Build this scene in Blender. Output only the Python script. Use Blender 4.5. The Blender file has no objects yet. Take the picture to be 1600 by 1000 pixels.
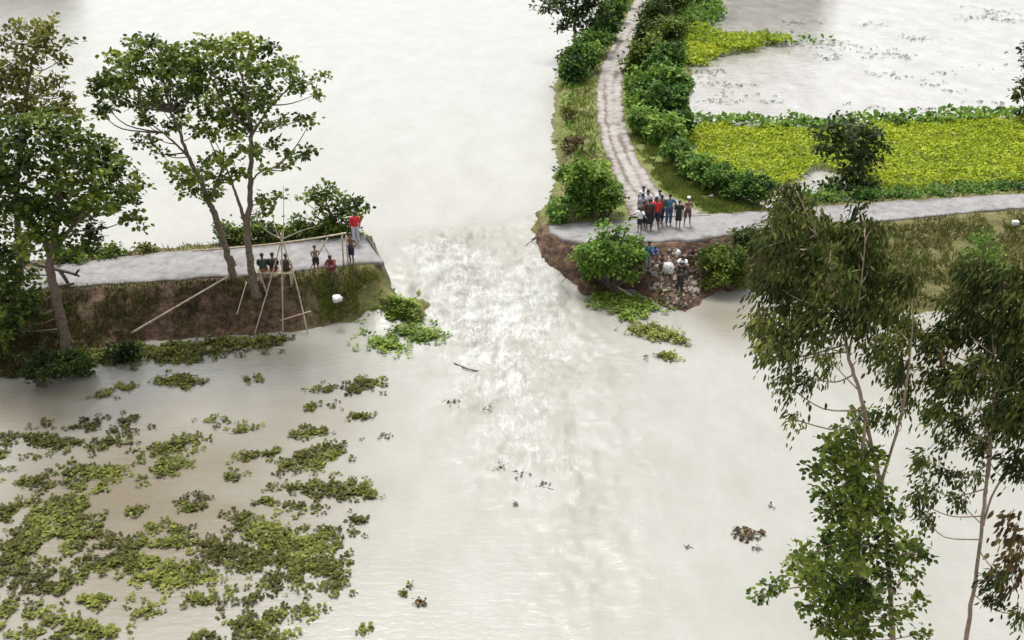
import bpy, bmesh, math, random
import numpy as np
from mathutils import Vector, Matrix

R = math.radians
rng = np.random.default_rng(7)
random.seed(7)
scene = bpy.context.scene
COL = scene.collection

# ------------------------------------------------------------------ camera, sky, sun, exposure
CAM_Z, PITCH, F = 22.2, R(27.0), 1600.0        # metres above the lower water, downward tilt, focal length in 1600-px units
cam = bpy.data.cameras.new('camera')
cam.sensor_width = 36.0
cam.lens = 36.0 * F / 1600.0
cam.clip_end = 5000.0
cam_o = bpy.data.objects.new('camera', cam)
cam_o.location = (0, 0, CAM_Z)
cam_o.rotation_euler = (math.pi / 2 - PITCH, 0, 0)
COL.objects.link(cam_o)
scene.camera = cam_o

SUN_EL, SUN_AZ = R(68), R(-15)                 # bright hazy overcast, sun high beyond the far water
world = bpy.data.worlds.new('World')
scene.world = world
world.use_nodes = True
wn, wl = world.node_tree.nodes, world.node_tree.links
wn.clear()
sky = wn.new('ShaderNodeTexSky')
sky.sky_type = 'NISHITA'
sky.sun_disc = False
sky.sun_elevation = SUN_EL
sky.sun_rotation = SUN_AZ
sky.air_density = 1.0
sky.dust_density = 4.0
sky.ozone_density = 1.0
hs = wn.new('ShaderNodeHueSaturation')
hs.inputs['Saturation'].default_value = 0.2
bg = wn.new('ShaderNodeBackground')
bg.inputs['Strength'].default_value = 0.15
wo = wn.new('ShaderNodeOutputWorld')
wl.new(sky.outputs[0], hs.inputs['Color'])
wl.new(hs.outputs[0], bg.inputs['Color'])
wl.new(bg.outputs[0], wo.inputs['Surface'])

sun = bpy.data.lights.new('sun', 'SUN')
sun.energy = 1.5
sun.angle = R(16)
sun.color = (1.0, 0.98, 0.95)
sun_o = bpy.data.objects.new('sun', sun)
sd = Vector((math.sin(SUN_AZ) * math.cos(SUN_EL), math.cos(SUN_AZ) * math.cos(SUN_EL), math.sin(SUN_EL)))
sun_o.rotation_euler = (-sd).to_track_quat('-Z', 'Y').to_euler()
sun_o.location = (0, 30, 60)
COL.objects.link(sun_o)

scene.view_settings.view_transform = 'Standard'
scene.view_settings.look = 'None'
scene.view_settings.exposure = 1.08
scene.view_settings.gamma = 1.0
scene.view_settings.use_curve_mapping = False
scene.cycles.max_bounces = 6
scene.cycles.transparent_max_bounces = 6

# ------------------------------------------------------------------ survey helpers: a sight line meets a level, or a distance
CP, SP = math.cos(PITCH), math.sin(PITCH)


def ray(px, py):
    a, b = (px - 800.0) / F, (500.0 - py) / F
    return a, CP + b * SP, -SP + b * CP


def P(px, py, z=0.0):
    dx, dy, dz = ray(px, py)
    t = (z - CAM_Z) / dz
    return np.array((dx * t, dy * t, z))


def AY(px, py, Y):
    dx, dy, dz = ray(px, py)
    t = Y / dy
    return np.array((dx * t, Y, CAM_Z + dz * t))


def poly(pts, z=0.0):
    return np.array([P(p[0], p[1], p[2] if len(p) > 2 else z)[:2] for p in pts])


# ------------------------------------------------------------------ noise
def _hash(ix, iy, seed):
    v = (ix * 374761393 + iy * 668265263 + seed * 1442695041) & 0xFFFFFFFF
    v = ((v ^ (v >> 13)) * 1274126177) & 0xFFFFFFFF
    return ((v ^ (v >> 16)) & 0xFFFF) / 65535.0


def vnoise(x, y, seed=0):
    x = np.asarray(x, float); y = np.asarray(y, float)
    ix = np.floor(x).astype(np.int64); iy = np.floor(y).astype(np.int64)
    fx, fy = x - ix, y - iy
    fx = fx * fx * (3 - 2 * fx); fy = fy * fy * (3 - 2 * fy)
    a = _hash(ix, iy, seed); b = _hash(ix + 1, iy, seed)
    c = _hash(ix, iy + 1, seed); d = _hash(ix + 1, iy + 1, seed)
    return (a * (1 - fx) + b * fx) * (1 - fy) + (c * (1 - fx) + d * fx) * fy


def fbm(x, y, seed=0, octs=4):
    s, a, t = 0.0, 1.0, 0.0
    for i in range(octs):
        s = s + a * vnoise(np.asarray(x) * 2 ** i, np.asarray(y) * 2 ** i, seed + i * 17)
        t += a; a *= 0.5
    return s / t


def sstep(a, b, x):
    t = np.clip((x - a) / (b - a), 0, 1)
    return t * t * (3 - 2 * t)


# signed distance to a polygon (negative inside)
def sdf(poly_, x, y):
    n = len(poly_)
    d2 = np.full(x.shape, 1e18)
    inside = np.zeros(x.shape, bool)
    for i in range(n):
        ax, ay = poly_[i]; bx, by = poly_[(i + 1) % n]
        ex, ey = bx - ax, by - ay
        wx, wy = x - ax, y - ay
        t = np.clip((wx * ex + wy * ey) / max(ex * ex + ey * ey, 1e-9), 0, 1)
        d2 = np.minimum(d2, (wx - ex * t) ** 2 + (wy - ey * t) ** 2)
        c = (ay > y) != (by > y)
        if ey != 0:
            inside ^= c & (x < (bx - ax) * (y - ay) / ey + ax)
    d = np.sqrt(d2)
    return np.where(inside, -d, d)


# ------------------------------------------------------------------ materials
def mat_new(name):
    m = bpy.data.materials.new(name)
    m.use_nodes = True
    nt = m.node_tree
    return m, nt.nodes, nt.links, nt.nodes['Principled BSDF']


def ramp(nodes, stops):
    r = nodes.new('ShaderNodeValToRGB')
    el = r.color_ramp.elements
    while len(el) < len(stops):
        el.new(0.5)
    for e, (p, c) in zip(el, stops):
        e.position = p
        e.color = (*c, 1)
    return r


def noise_node(nodes, links, scale, detail=5, rough=0.6, coord='Object', vscale=None):
    tc = nodes.new('ShaderNodeTexCoord')
    n = nodes.new('ShaderNodeTexNoise')
    n.inputs['Scale'].default_value = scale
    n.inputs['Detail'].default_value = detail
    n.inputs['Roughness'].default_value = rough
    if vscale:
        mp = nodes.new('ShaderNodeMapping')
        mp.inputs['Scale'].default_value = vscale
        links.new(tc.outputs[coord], mp.inputs['Vector'])
        links.new(mp.outputs[0], n.inputs['Vector'])
    else:
        links.new(tc.outputs[coord], n.inputs['Vector'])
    return n


def add_bump(nodes, links, b, src, strength, dist):
    bp = nodes.new('ShaderNodeBump')
    bp.inputs['Strength'].default_value = strength
    bp.inputs['Distance'].default_value = dist
    links.new(src, bp.inputs['Height'])
    links.new(bp.outputs[0], b.inputs['Normal'])
    return bp


def mat_simple(name, c1, c2, scale=6.0, rough=0.8, bump=0.3, bdist=0.02):
    m, n, l, b = mat_new(name)
    nz = noise_node(n, l, scale)
    r = ramp(n, [(0.3, c1), (0.7, c2)])
    l.new(nz.outputs['Fac'], r.inputs['Fac'])
    l.new(r.outputs[0], b.inputs['Base Color'])
    b.inputs['Roughness'].default_value = rough
    if bump:
        add_bump(n, l, b, nz.outputs['Fac'], bump, bdist)
    return m


def mat_leaf(name, dark, mid, light, rough=0.55, trans=0.35):
    m, n, l, b = mat_new(name)
    at = n.new('ShaderNodeAttribute'); at.attribute_name = 'tint'
    r = ramp(n, [(0.05, dark), (0.5, mid), (0.95, light)])
    l.new(at.outputs['Fac'], r.inputs['Fac'])
    l.new(r.outputs[0], b.inputs['Base Color'])
    b.inputs['Roughness'].default_value = rough
    b.inputs['Specular IOR Level'].default_value = 0.15
    tr = n.new('ShaderNodeBsdfTranslucent')
    l.new(r.outputs[0], tr.inputs['Color'])
    mx = n.new('ShaderNodeMixShader'); mx.inputs[0].default_value = trans
    out = n['Material Output']
    l.new(b.outputs[0], mx.inputs[1]); l.new(tr.outputs[0], mx.inputs[2])
    l.new(mx.outputs[0], out.inputs['Surface'])
    return m


def mat_water(name, silt_a, silt_b, wave=(9.0, 0.05), rough=0.2):
    m, n, l, b = mat_new(name)
    foam = n.new('ShaderNodeAttribute'); foam.attribute_name = 'foam'
    brown_mix = n.new('ShaderNodeAttribute'); brown_mix.attribute_name = 'brown_mix'
    n1 = noise_node(n, l, 0.5, 8, 0.7, vscale=(1, 0.55, 1))
    r = ramp(n, [(0.32, silt_a), (0.68, silt_b)])
    l.new(n1.outputs['Fac'], r.inputs['Fac'])
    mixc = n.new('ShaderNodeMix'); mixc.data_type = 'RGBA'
    l.new(brown_mix.outputs['Fac'], mixc.inputs['Factor'])
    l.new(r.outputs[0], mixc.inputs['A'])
    mixc.inputs['B'].default_value = (0.135, 0.113, 0.077, 1)  # browner water colour, blended in by the mask
    n2 = noise_node(n, l, 3.6, 9, 0.72, vscale=(1.25, 0.4, 1))
    n2.inputs['Distortion'].default_value = 1.2
    n3 = noise_node(n, l, 1.1, 6, 0.6, vscale=(1.0, 0.6, 1))
    n3.inputs['Distortion'].default_value = 0.8
    mul = n.new('ShaderNodeMath'); mul.operation = 'MULTIPLY'
    l.new(n2.outputs['Fac'], mul.inputs[0]); mul.inputs[1].default_value = 1.2
    ad = n.new('ShaderNodeMath'); ad.operation = 'ADD'
    l.new(mul.outputs[0], ad.inputs[0]); l.new(n3.outputs['Fac'], ad.inputs[1])
    ad2 = n.new('ShaderNodeMath'); ad2.operation = 'ADD'
    l.new(ad.outputs[0], ad2.inputs[0]); l.new(foam.outputs['Fac'], ad2.inputs[1])
    fr = ramp(n, [(0.0, (0, 0, 0)), (1.0, (1, 1, 1))])
    mr = n.new('ShaderNodeMapRange')
    mr.inputs['From Min'].default_value = 1.40; mr.inputs['From Max'].default_value = 1.74
    l.new(ad2.outputs[0], mr.inputs['Value'])
    l.new(mr.outputs[0], fr.inputs['Fac'])
    fm = n.new('ShaderNodeMath'); fm.operation = 'MULTIPLY'
    l.new(fr.outputs[0], fm.inputs[0])
    gate = n.new('ShaderNodeMapRange'); gate.inputs['From Max'].default_value = 0.25
    l.new(foam.outputs['Fac'], gate.inputs['Value'])
    l.new(gate.outputs[0], fm.inputs[1])
    mixf = n.new('ShaderNodeMix'); mixf.data_type = 'RGBA'
    l.new(fm.outputs[0], mixf.inputs['Factor'])
    l.new(mixc.outputs['Result'], mixf.inputs['A'])
    mixf.inputs['B'].default_value = (0.40, 0.402, 0.385, 1)
    l.new(mixf.outputs['Result'], b.inputs['Base Color'])
    rr = n.new('ShaderNodeMapRange')
    rr.inputs['To Min'].default_value = rough; rr.inputs['To Max'].default_value = 0.6
    l.new(fm.outputs[0], rr.inputs['Value'])
    ra = n.new('ShaderNodeMath'); ra.operation = 'MULTIPLY_ADD'
    l.new(foam.outputs['Fac'], ra.inputs[0]); ra.inputs[1].default_value = 1.1; l.new(rr.outputs[0], ra.inputs[2])
    rc = n.new('ShaderNodeMath'); rc.operation = 'MINIMUM'; rc.inputs[1].default_value = 0.75
    l.new(ra.outputs[0], rc.inputs[0])
    l.new(rc.outputs[0], b.inputs['Roughness'])
    b.inputs['IOR'].default_value = 1.45
    w = noise_node(n, l, wave[0] * 0.35, 5, 0.6, vscale=(0.55, 1.4, 1))
    bp = add_bump(n, l, b, w.outputs['Fac'], 0.5, wave[1])
    bp2 = n.new('ShaderNodeBump'); bp2.inputs['Strength'].default_value = 0.6; bp2.inputs['Distance'].default_value = 0.12
    fb = n.new('ShaderNodeMath'); fb.operation = 'MULTIPLY'
    l.new(n2.outputs['Fac'], fb.inputs[0]); l.new(foam.outputs['Fac'], fb.inputs[1])
    l.new(fb.outputs[0], bp2.inputs['Height']); l.new(bp.outputs[0], bp2.inputs['Normal'])
    l.new(bp2.outputs[0], b.inputs['Normal'])
    return m


def mat_ground():
    m, n, l, b = mat_new('bank_soil')
    geo = n.new('ShaderNodeNewGeometry')
    sep = n.new('ShaderNodeSeparateXYZ')
    l.new(geo.outputs['True Normal'], sep.inputs[0])
    grass = n.new('ShaderNodeAttribute'); grass.attribute_name = 'grass'
    n1 = noise_node(n, l, 3.0, 8, 0.7)
    n2 = noise_node(n, l, 0.7, 5, 0.6)
    soil = ramp(n, [(0.3, (0.018, 0.010, 0.006)), (0.5, (0.082, 0.044, 0.026)), (0.75, (0.2, 0.125, 0.078))])
    n4 = noise_node(n, l, 1.1, 6, 0.65, vscale=(1, 1, 2.6))
    am = n.new('ShaderNodeMath'); am.operation = 'MULTIPLY_ADD'; am.inputs[1].default_value = 0.9; am.inputs[2].default_value = -0.42
    l.new(n4.outputs['Fac'], am.inputs[0])
    aq = n.new('ShaderNodeMath'); aq.operation = 'ADD'
    l.new(am.outputs[0], aq.inputs[0]); l.new(n1.outputs['Fac'], aq.inputs[1])
    l.new(aq.outputs[0], soil.inputs['Fac'])
    gr = ramp(n, [(0.3, (0.075, 0.08, 0.022)), (0.55, (0.14, 0.125, 0.04)), (0.75, (0.2, 0.165, 0.075))])
    l.new(n1.outputs['Fac'], gr.inputs['Fac'])
    k = n.new('ShaderNodeMath'); k.operation = 'ADD'
    l.new(grass.outputs['Fac'], k.inputs[0]); l.new(n2.outputs['Fac'], k.inputs[1])
    mr = n.new('ShaderNodeMapRange')
    mr.inputs['From Min'].default_value = 0.75; mr.inputs['From Max'].default_value = 1.05
    l.new(k.outputs[0], mr.inputs['Value'])
    st = n.new('ShaderNodeMapRange')
    st.inputs['From Min'].default_value = 0.35; st.inputs['From Max'].default_value = 0.6
    l.new(sep.outputs['Z'], st.inputs['Value'])
    mu = n.new('ShaderNodeMath'); mu.operation = 'MULTIPLY'
    l.new(mr.outputs[0], mu.inputs[0]); l.new(st.outputs[0], mu.inputs[1])
    mx = n.new('ShaderNodeMix'); mx.data_type = 'RGBA'
    l.new(mu.outputs[0], mx.inputs['Factor'])
    l.new(soil.outputs[0], mx.inputs['A']); l.new(gr.outputs[0], mx.inputs['B'])
    lush = n.new('ShaderNodeAttribute'); lush.attribute_name = 'lush'
    lg = ramp(n, [(0.3, (0.07, 0.10, 0.02)), (0.7, (0.19, 0.21, 0.045))])
    l.new(n1.outputs['Fac'], lg.inputs['Fac'])
    mx2 = n.new('ShaderNodeMix'); mx2.data_type = 'RGBA'
    l.new(lush.outputs['Fac'], mx2.inputs['Factor'])
    l.new(mx.outputs['Result'], mx2.inputs['A']); l.new(lg.outputs[0], mx2.inputs['B'])
    l.new(mx2.outputs['Result'], b.inputs['Base Color'])
    b.inputs['Roughness'].default_value = 0.95
    add_bump(n, l, b, n1.outputs['Fac'], 1.0, 0.2)
    return m


def mat_road(name, a, c, rut):
    m, n, l, b = mat_new(name)
    n1 = noise_node(n, l, 1.6, 8, 0.72)
    n2 = noise_node(n, l, 14.0, 4, 0.7)
    r = ramp(n, [(0.28, rut), (0.45, a), (0.7, c)])
    tr = n.new('ShaderNodeAttribute'); tr.attribute_name = 'rut'
    sb = n.new('ShaderNodeMath'); sb.operation = 'SUBTRACT'
    l.new(n1.outputs['Fac'], sb.inputs[0]); l.new(tr.outputs['Fac'], sb.inputs[1])
    l.new(sb.outputs[0], r.inputs['Fac'])
    mx = n.new('ShaderNodeMix'); mx.data_type = 'RGBA'; mx.blend_type = 'OVERLAY'
    mx.inputs['Factor'].default_value = 0.35
    l.new(r.outputs[0], mx.inputs['A']); l.new(n2.outputs['Color'], mx.inputs['B'])
    l.new(mx.outputs['Result'], b.inputs['Base Color'])
    b.inputs['Roughness'].default_value = 0.9
    add_bump(n, l, b, n1.outputs['Fac'], 0.5, 0.05)
    return m


M = {}
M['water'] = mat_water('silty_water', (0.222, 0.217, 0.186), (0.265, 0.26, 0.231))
M['pond'] = mat_water('pond_water', (0.20, 0.188, 0.16), (0.30, 0.29, 0.265), wave=(6.0, 0.07), rough=0.06)
M['ground'] = mat_ground()
M['road'] = mat_road('worn_paving', (0.17, 0.163, 0.158), (0.25, 0.243, 0.238), (0.09, 0.078, 0.065))
M['track'] = mat_road('dirt_track', (0.22, 0.20, 0.18), (0.31, 0.287, 0.262), (0.10, 0.08, 0.062))
M['bark'] = mat_simple('bark', (0.07, 0.05, 0.035), (0.2, 0.155, 0.115), 9, 0.9, 0.6, 0.02)
M['barkpale'] = mat_simple('pale_bark', (0.16, 0.11, 0.075), (0.36, 0.28, 0.2), 7, 0.85, 0.4, 0.015)
M['bamboo'] = mat_simple('dry_bamboo', (0.27, 0.21, 0.13), (0.52, 0.45, 0.33), 5, 0.6, 0.2, 0.01)
M['darkwood'] = mat_simple('wet_wood', (0.03, 0.022, 0.016), (0.09, 0.07, 0.05), 8, 0.8, 0.5, 0.02)
M['stone'] = mat_simple('rubble_stone', (0.12, 0.09, 0.07), (0.36, 0.30, 0.25), 2.2, 0.9, 0.5, 0.03)
M['sack'] = mat_simple('white_sack', (0.4, 0.4, 0.38), (0.66, 0.66, 0.64), 12, 0.6, 0.3, 0.01)
M['leaf_broad'] = mat_leaf('leaf_broad', (0.016, 0.03, 0.008), (0.085, 0.128, 0.022), (0.24, 0.29, 0.04))
M['leaf_dark'] = mat_leaf('leaf_dark', (0.014, 0.026, 0.008), (0.046, 0.075, 0.018), (0.13, 0.16, 0.03))
M['leaf_olive'] = mat_leaf('leaf_olive', (0.045, 0.048, 0.01), (0.13, 0.135, 0.025), (0.28, 0.26, 0.055))
M['leaf_long'] = mat_leaf('leaf_long', (0.02, 0.03, 0.008), (0.07, 0.09, 0.02), (0.22, 0.24, 0.055))
M['leaf_bush'] = mat_leaf('leaf_bush', (0.014, 0.042, 0.01), (0.07, 0.15, 0.025), (0.2, 0.31, 0.05))
M['leaf_bright'] = mat_leaf('leaf_bright', (0.03, 0.07, 0.012), (0.10, 0.19, 0.025), (0.24, 0.34, 0.05))
M['leaf_brown'] = mat_leaf('leaf_brown', (0.03, 0.02, 0.01), (0.10, 0.065, 0.028), (0.24, 0.17, 0.07))
M['crop'] = mat_leaf('crop_leaf', (0.07, 0.14, 0.012), (0.24, 0.32, 0.018), (0.42, 0.45, 0.03))
M['hyacinth'] = mat_leaf('hyacinth_leaf', (0.045, 0.036, 0.012), (0.095, 0.105, 0.022), (0.24, 0.26, 0.05))
M['hyacinth_bright'] = mat_leaf('hyacinth_bright', (0.05, 0.09, 0.015), (0.15, 0.22, 0.03), (0.32, 0.4, 0.08))
M['pondweed'] = mat_leaf('pond_weed_leaf', (0.06, 0.07, 0.06), (0.13, 0.14, 0.12), (0.2, 0.2, 0.16))
M['grass'] = mat_leaf('grass_blade', (0.05, 0.055, 0.015), (0.13, 0.135, 0.035), (0.25, 0.24, 0.08), 0.6)
M['grass_green'] = mat_leaf('grass_green', (0.05, 0.08, 0.015), (0.14, 0.18, 0.035), (0.27, 0.29, 0.07), 0.6)


def mat_plain(name, c, rough=0.7):
    d = tuple(v * 0.72 for v in c)
    return mat_simple(name, d, c, 14, rough, 0.25, 0.008)


SKIN = [mat_plain('skin_a', (0.16, 0.085, 0.052), 0.5), mat_plain('skin_b', (0.25, 0.14, 0.09), 0.5)]
HAIR = mat_plain('hair', (0.012, 0.01, 0.009), 0.5)
CLOTH = {k: mat_plain('cloth_' + k, v, 0.85) for k, v in dict(
    red=(0.62, 0.02, 0.025), maroon=(0.17, 0.022, 0.03), green=(0.022, 0.055, 0.045), black=(0.018, 0.018, 0.02),
    orange=(0.42, 0.13, 0.05), rust=(0.30, 0.05, 0.025), navy=(0.018, 0.022, 0.06), white=(0.72, 0.72, 0.74),
    teal=(0.06, 0.17, 0.22), denim=(0.07, 0.10, 0.2), brown=(0.12, 0.06, 0.045), grey=(0.3, 0.3, 0.33),
    darkbrown=(0.05, 0.028, 0.025), blue=(0.05, 0.11, 0.3), pattern=(0.5, 0.5, 0.55), tan=(0.4, 0.26, 0.2)).items()}

# ------------------------------------------------------------------ mesh helpers


def mesh_obj(name, verts, faces, mat=None, parent=None, smooth=False, attrs=None):
    me = bpy.data.meshes.new(name)
    verts = np.asarray(verts, np.float32)
    if isinstance(faces, np.ndarray):
        nf, k = faces.shape
        me.vertices.add(len(verts)); me.vertices.foreach_set('co', verts.ravel())
        me.loops.add(nf * k); me.loops.foreach_set('vertex_index', faces.ravel().astype(np.int32))
        me.polygons.add(nf)
        me.polygons.foreach_set('loop_start', np.arange(0, nf * k, k, dtype=np.int32))
        me.update(calc_edges=True)
    else:
        me.from_pydata([tuple(map(float, v)) for v in verts], [], [tuple(int(i) for i in f) for f in faces])
        me.update()
    if smooth:
        me.polygons.foreach_set('use_smooth', np.ones(len(me.polygons), bool))
    for k_, v_ in (attrs or {}).items():
        a = me.attributes.new(k_, 'FLOAT', 'POINT')
        a.data.foreach_set('value', np.asarray(v_, np.float32))
    if mat:
        me.materials.append(mat)
    o = bpy.data.objects.new(name, me)
    COL.objects.link(o)
    if parent:
        o.parent = parent
        o.matrix_parent_inverse = Matrix.Translation(-Vector(parent.location)) if parent.get('_w') else Matrix()
    return o


def tag(o, label=None, cat=None, group=None, kind=None):
    if label: o['label'] = label
    if cat: o['category'] = cat
    if group: o['group'] = group
    if kind: o['kind'] = kind
    return o


def thing(name, label, cat, loc, group=None, rz=0.0):
    o = bpy.data.objects.new(name, None)
    o.empty_display_size = 0.3
    o.location = tuple(float(v) for v in loc)
    o.rotation_euler = (0, 0, rz)
    COL.objects.link(o)
    return tag(o, label, cat, group)


def smooth_path(pts, n=6):
    pts = [np.asarray(p, float) for p in pts]
    if len(pts) < 3:
        return [pts[0] + (pts[-1] - pts[0]) * t for t in np.linspace(0, 1, n + 1)]
    out = []
    for i in range(len(pts) - 1):
        p0 = pts[max(i - 1, 0)]; p1 = pts[i]; p2 = pts[i + 1]; p3 = pts[min(i + 2, len(pts) - 1)]
        for t in np.linspace(0, 1, n, endpoint=False):
            out.append(0.5 * ((2 * p1) + (-p0 + p2) * t + (2 * p0 - 5 * p1 + 4 * p2 - p3) * t * t + (-p0 + 3 * p1 - 3 * p2 + p3) * t ** 3))
    out.append(pts[-1])
    return out


class MB:
    def __init__(s):
        s.v, s.f, s.n = [], [], 0

    def add(s, v, f):
        s.v.append(np.asarray(v, float)); s.f += [tuple(i + s.n for i in q) for q in f]; s.n += len(v)

    def tube(s, pts, radii, k=6, cap=True, flat=None):
        pts = [np.asarray(p, float) for p in pts]
        m = len(pts)
        if np.isscalar(radii): radii = [radii] * m
        if len(radii) == 2 and m != 2: radii = np.linspace(radii[0], radii[1], m)
        V = []
        ref = np.array((0.31, 0.95, 0.05))
        for i, p in enumerate(pts):
            t = pts[min(i + 1, m - 1)] - pts[max(i - 1, 0)]
            t = t / (np.linalg.norm(t) + 1e-9)
            if flat is not None: ref = np.asarray(flat, float)
            if abs(t @ ref) > 0.97: ref = np.array((0.95, -0.31, 0.1))
            a = ref - t * (t @ ref); a /= np.linalg.norm(a) + 1e-9
            b = np.cross(t, a)
            r = radii[i]
            ra, rb = (r if np.ndim(r) else (r, r))
            for j in range(k):
                th = 2 * math.pi * j / k
                V.append(p + a * math.cos(th) * ra + b * math.sin(th) * rb)
        Fc = [(i * k + j, i * k + (j + 1) % k, (i + 1) * k + (j + 1) % k, (i + 1) * k + j) for i in range(m - 1) for j in range(k)]
        if cap:
            Fc.append(tuple(range(k - 1, -1, -1))); Fc.append(tuple((m - 1) * k + j for j in range(k)))
        s.add(V, Fc)

    def ball(s, c, r, seg=8, rings=6):
        r = np.broadcast_to(np.asarray(r, float), (3,))
        V = [np.asarray(c) + r * (0, 0, 1)]
        for i in range(1, rings):
            a = math.pi * i / rings
            for j in range(seg):
                b = 2 * math.pi * j / seg
                V.append(np.asarray(c) + r * (math.sin(a) * math.cos(b), math.sin(a) * math.sin(b), math.cos(a)))
        V.append(np.asarray(c) - r * (0, 0, 1))
        Fc = [(0, 1 + j, 1 + (j + 1) % seg) for j in range(seg)]
        for i in range(rings - 2):
            Fc += [(1 + i * seg + j, 1 + (i + 1) * seg + j, 1 + (i + 1) * seg + (j + 1) % seg, 1 + i * seg + (j + 1) % seg) for j in range(seg)]
        e = len(V) - 1
        Fc += [(e, 1 + (rings - 2) * seg + (j + 1) % seg, 1 + (rings - 2) * seg + j) for j in range(seg)]
        s.add(V, Fc)

    def box(s, lo, hi):
        (x0, y0, z0), (x1, y1, z1) = lo, hi
        s.add([(x0, y0, z0), (x1, y0, z0), (x1, y1, z0), (x0, y1, z0), (x0, y0, z1), (x1, y0, z1), (x1, y1, z1), (x0, y1, z1)],
              [(3, 2, 1, 0), (4, 5, 6, 7), (0, 1, 5, 4), (1, 2, 6, 5), (2, 3, 7, 6), (3, 0, 4, 7)])

    def build(s, name, mat, parent=None, smooth=True):
        if not s.v: return None
        v = np.concatenate(s.v)
        return mesh_obj(name, v, s.f, mat, parent, smooth)


def unit(v):
    return v / (np.linalg.norm(v, axis=-1, keepdims=True) + 1e-9)


# leaves: arrays of base points, pointing directions and facing normals -> 6-vertex leaves of two folded quads
def leaf_arrays(pos, dirs, nrm, length, width):
    d = unit(dirs); s = unit(np.cross(d, nrm)); u = np.cross(s, d)
    L = np.asarray(length)[:, None]; W = np.asarray(width)[:, None]
    b = pos
    l1 = pos + d * L * 0.3 - s * W * 0.46 + u * L * 0.07
    l2 = pos + d * L * 0.68 - s * W * 0.40 + u * L * 0.03
    tip = pos + d * L - u * L * 0.1
    r2 = pos + d * L * 0.68 + s * W * 0.40 + u * L * 0.03
    r1 = pos + d * L * 0.3 + s * W * 0.46 + u * L * 0.07
    V = np.stack([b, l1, l2, tip, r2, r1], 1).reshape(-1, 3)
    n = len(pos)
    o = (np.arange(n) * 6)[:, None]
    Fq = np.concatenate([o + np.array([[0, 1, 2, 3]]), o + np.array([[0, 3, 4, 5]])], 0)
    return V, Fq


def leaf_mesh(name, pos, dirs, nrm, length, width, tint, mat, parent=None):
    V, Fq = leaf_arrays(pos, dirs, nrm, length, width)
    return mesh_obj(name, V, Fq, mat, parent, False, {'tint': np.repeat(np.clip(tint, 0, 1), 6)})


def rand_unit(n):
    return unit(rng.normal(size=(n, 3)))


# a crown: clumps (centre, radius xyz) -> bunches -> leaves
def crown_leaves(clumps, bunch_k=1.0, leaf=0.28, asp=0.7, per=16, droop=0.0, spread=0.45, tone=0.5):
    pos, dirs, nrm, L, T, bunches = [], [], [], [], [], []
    for c, r in clumps:
        r = np.broadcast_to(np.asarray(r, float), (3,))
        vol = (r[0] * r[1] * r[2]) ** (1 / 3)
        nb = max(3, int(bunch_k * 26 * vol ** 1.6))
        q = rand_unit(nb) * (rng.random((nb, 1)) ** 0.42)
        bc = c + q * r
        ct = rng.normal(0, 0.13)
        for p, qq in zip(bc, q):
            m = max(4, int(per * rng.uniform(0.6, 1.4)))
            sr = leaf * rng.uniform(0.7, 1.35)
            off = rng.normal(size=(m, 3)) * np.array((sr, sr, sr * (0.55 if not droop else 1.25))) * spread * 1.6
            if droop:
                off[:, 2] -= np.abs(off[:, 2]) * 0.6
            pp = p + off
            d = unit(off + np.array((qq[0], qq[1], qq[2] * 0.5 + 0.1)) * 0.3 + rng.normal(size=(m, 3)) * 0.25 + np.array((0, 0, -1.0)) * (0.35 + droop * 1.4) * leaf)
            if droop:
                d = unit(d + np.array((-0.35, 0.1, -1.15)) * droop)
            nn = unit(np.array((0, 0, 1.0)) + rng.normal(size=(m, 3)) * (0.5 + droop * 0.5))
            pos.append(pp); dirs.append(d); nrm.append(nn)
            L.append(leaf * rng.uniform(0.65, 1.25, m))
            T.append(tone + ct + rng.normal(0, 0.12) + rng.normal(0, 0.13, m))
            bunches.append(p)
    pos = np.concatenate(pos); dirs = np.concatenate(dirs); nrm = np.concatenate(nrm)
    L = np.concatenate(L); T = np.concatenate(T)
    return (pos, dirs, nrm, L, L * asp * rng.uniform(0.8, 1.2, len(L)), T), bunches


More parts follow.
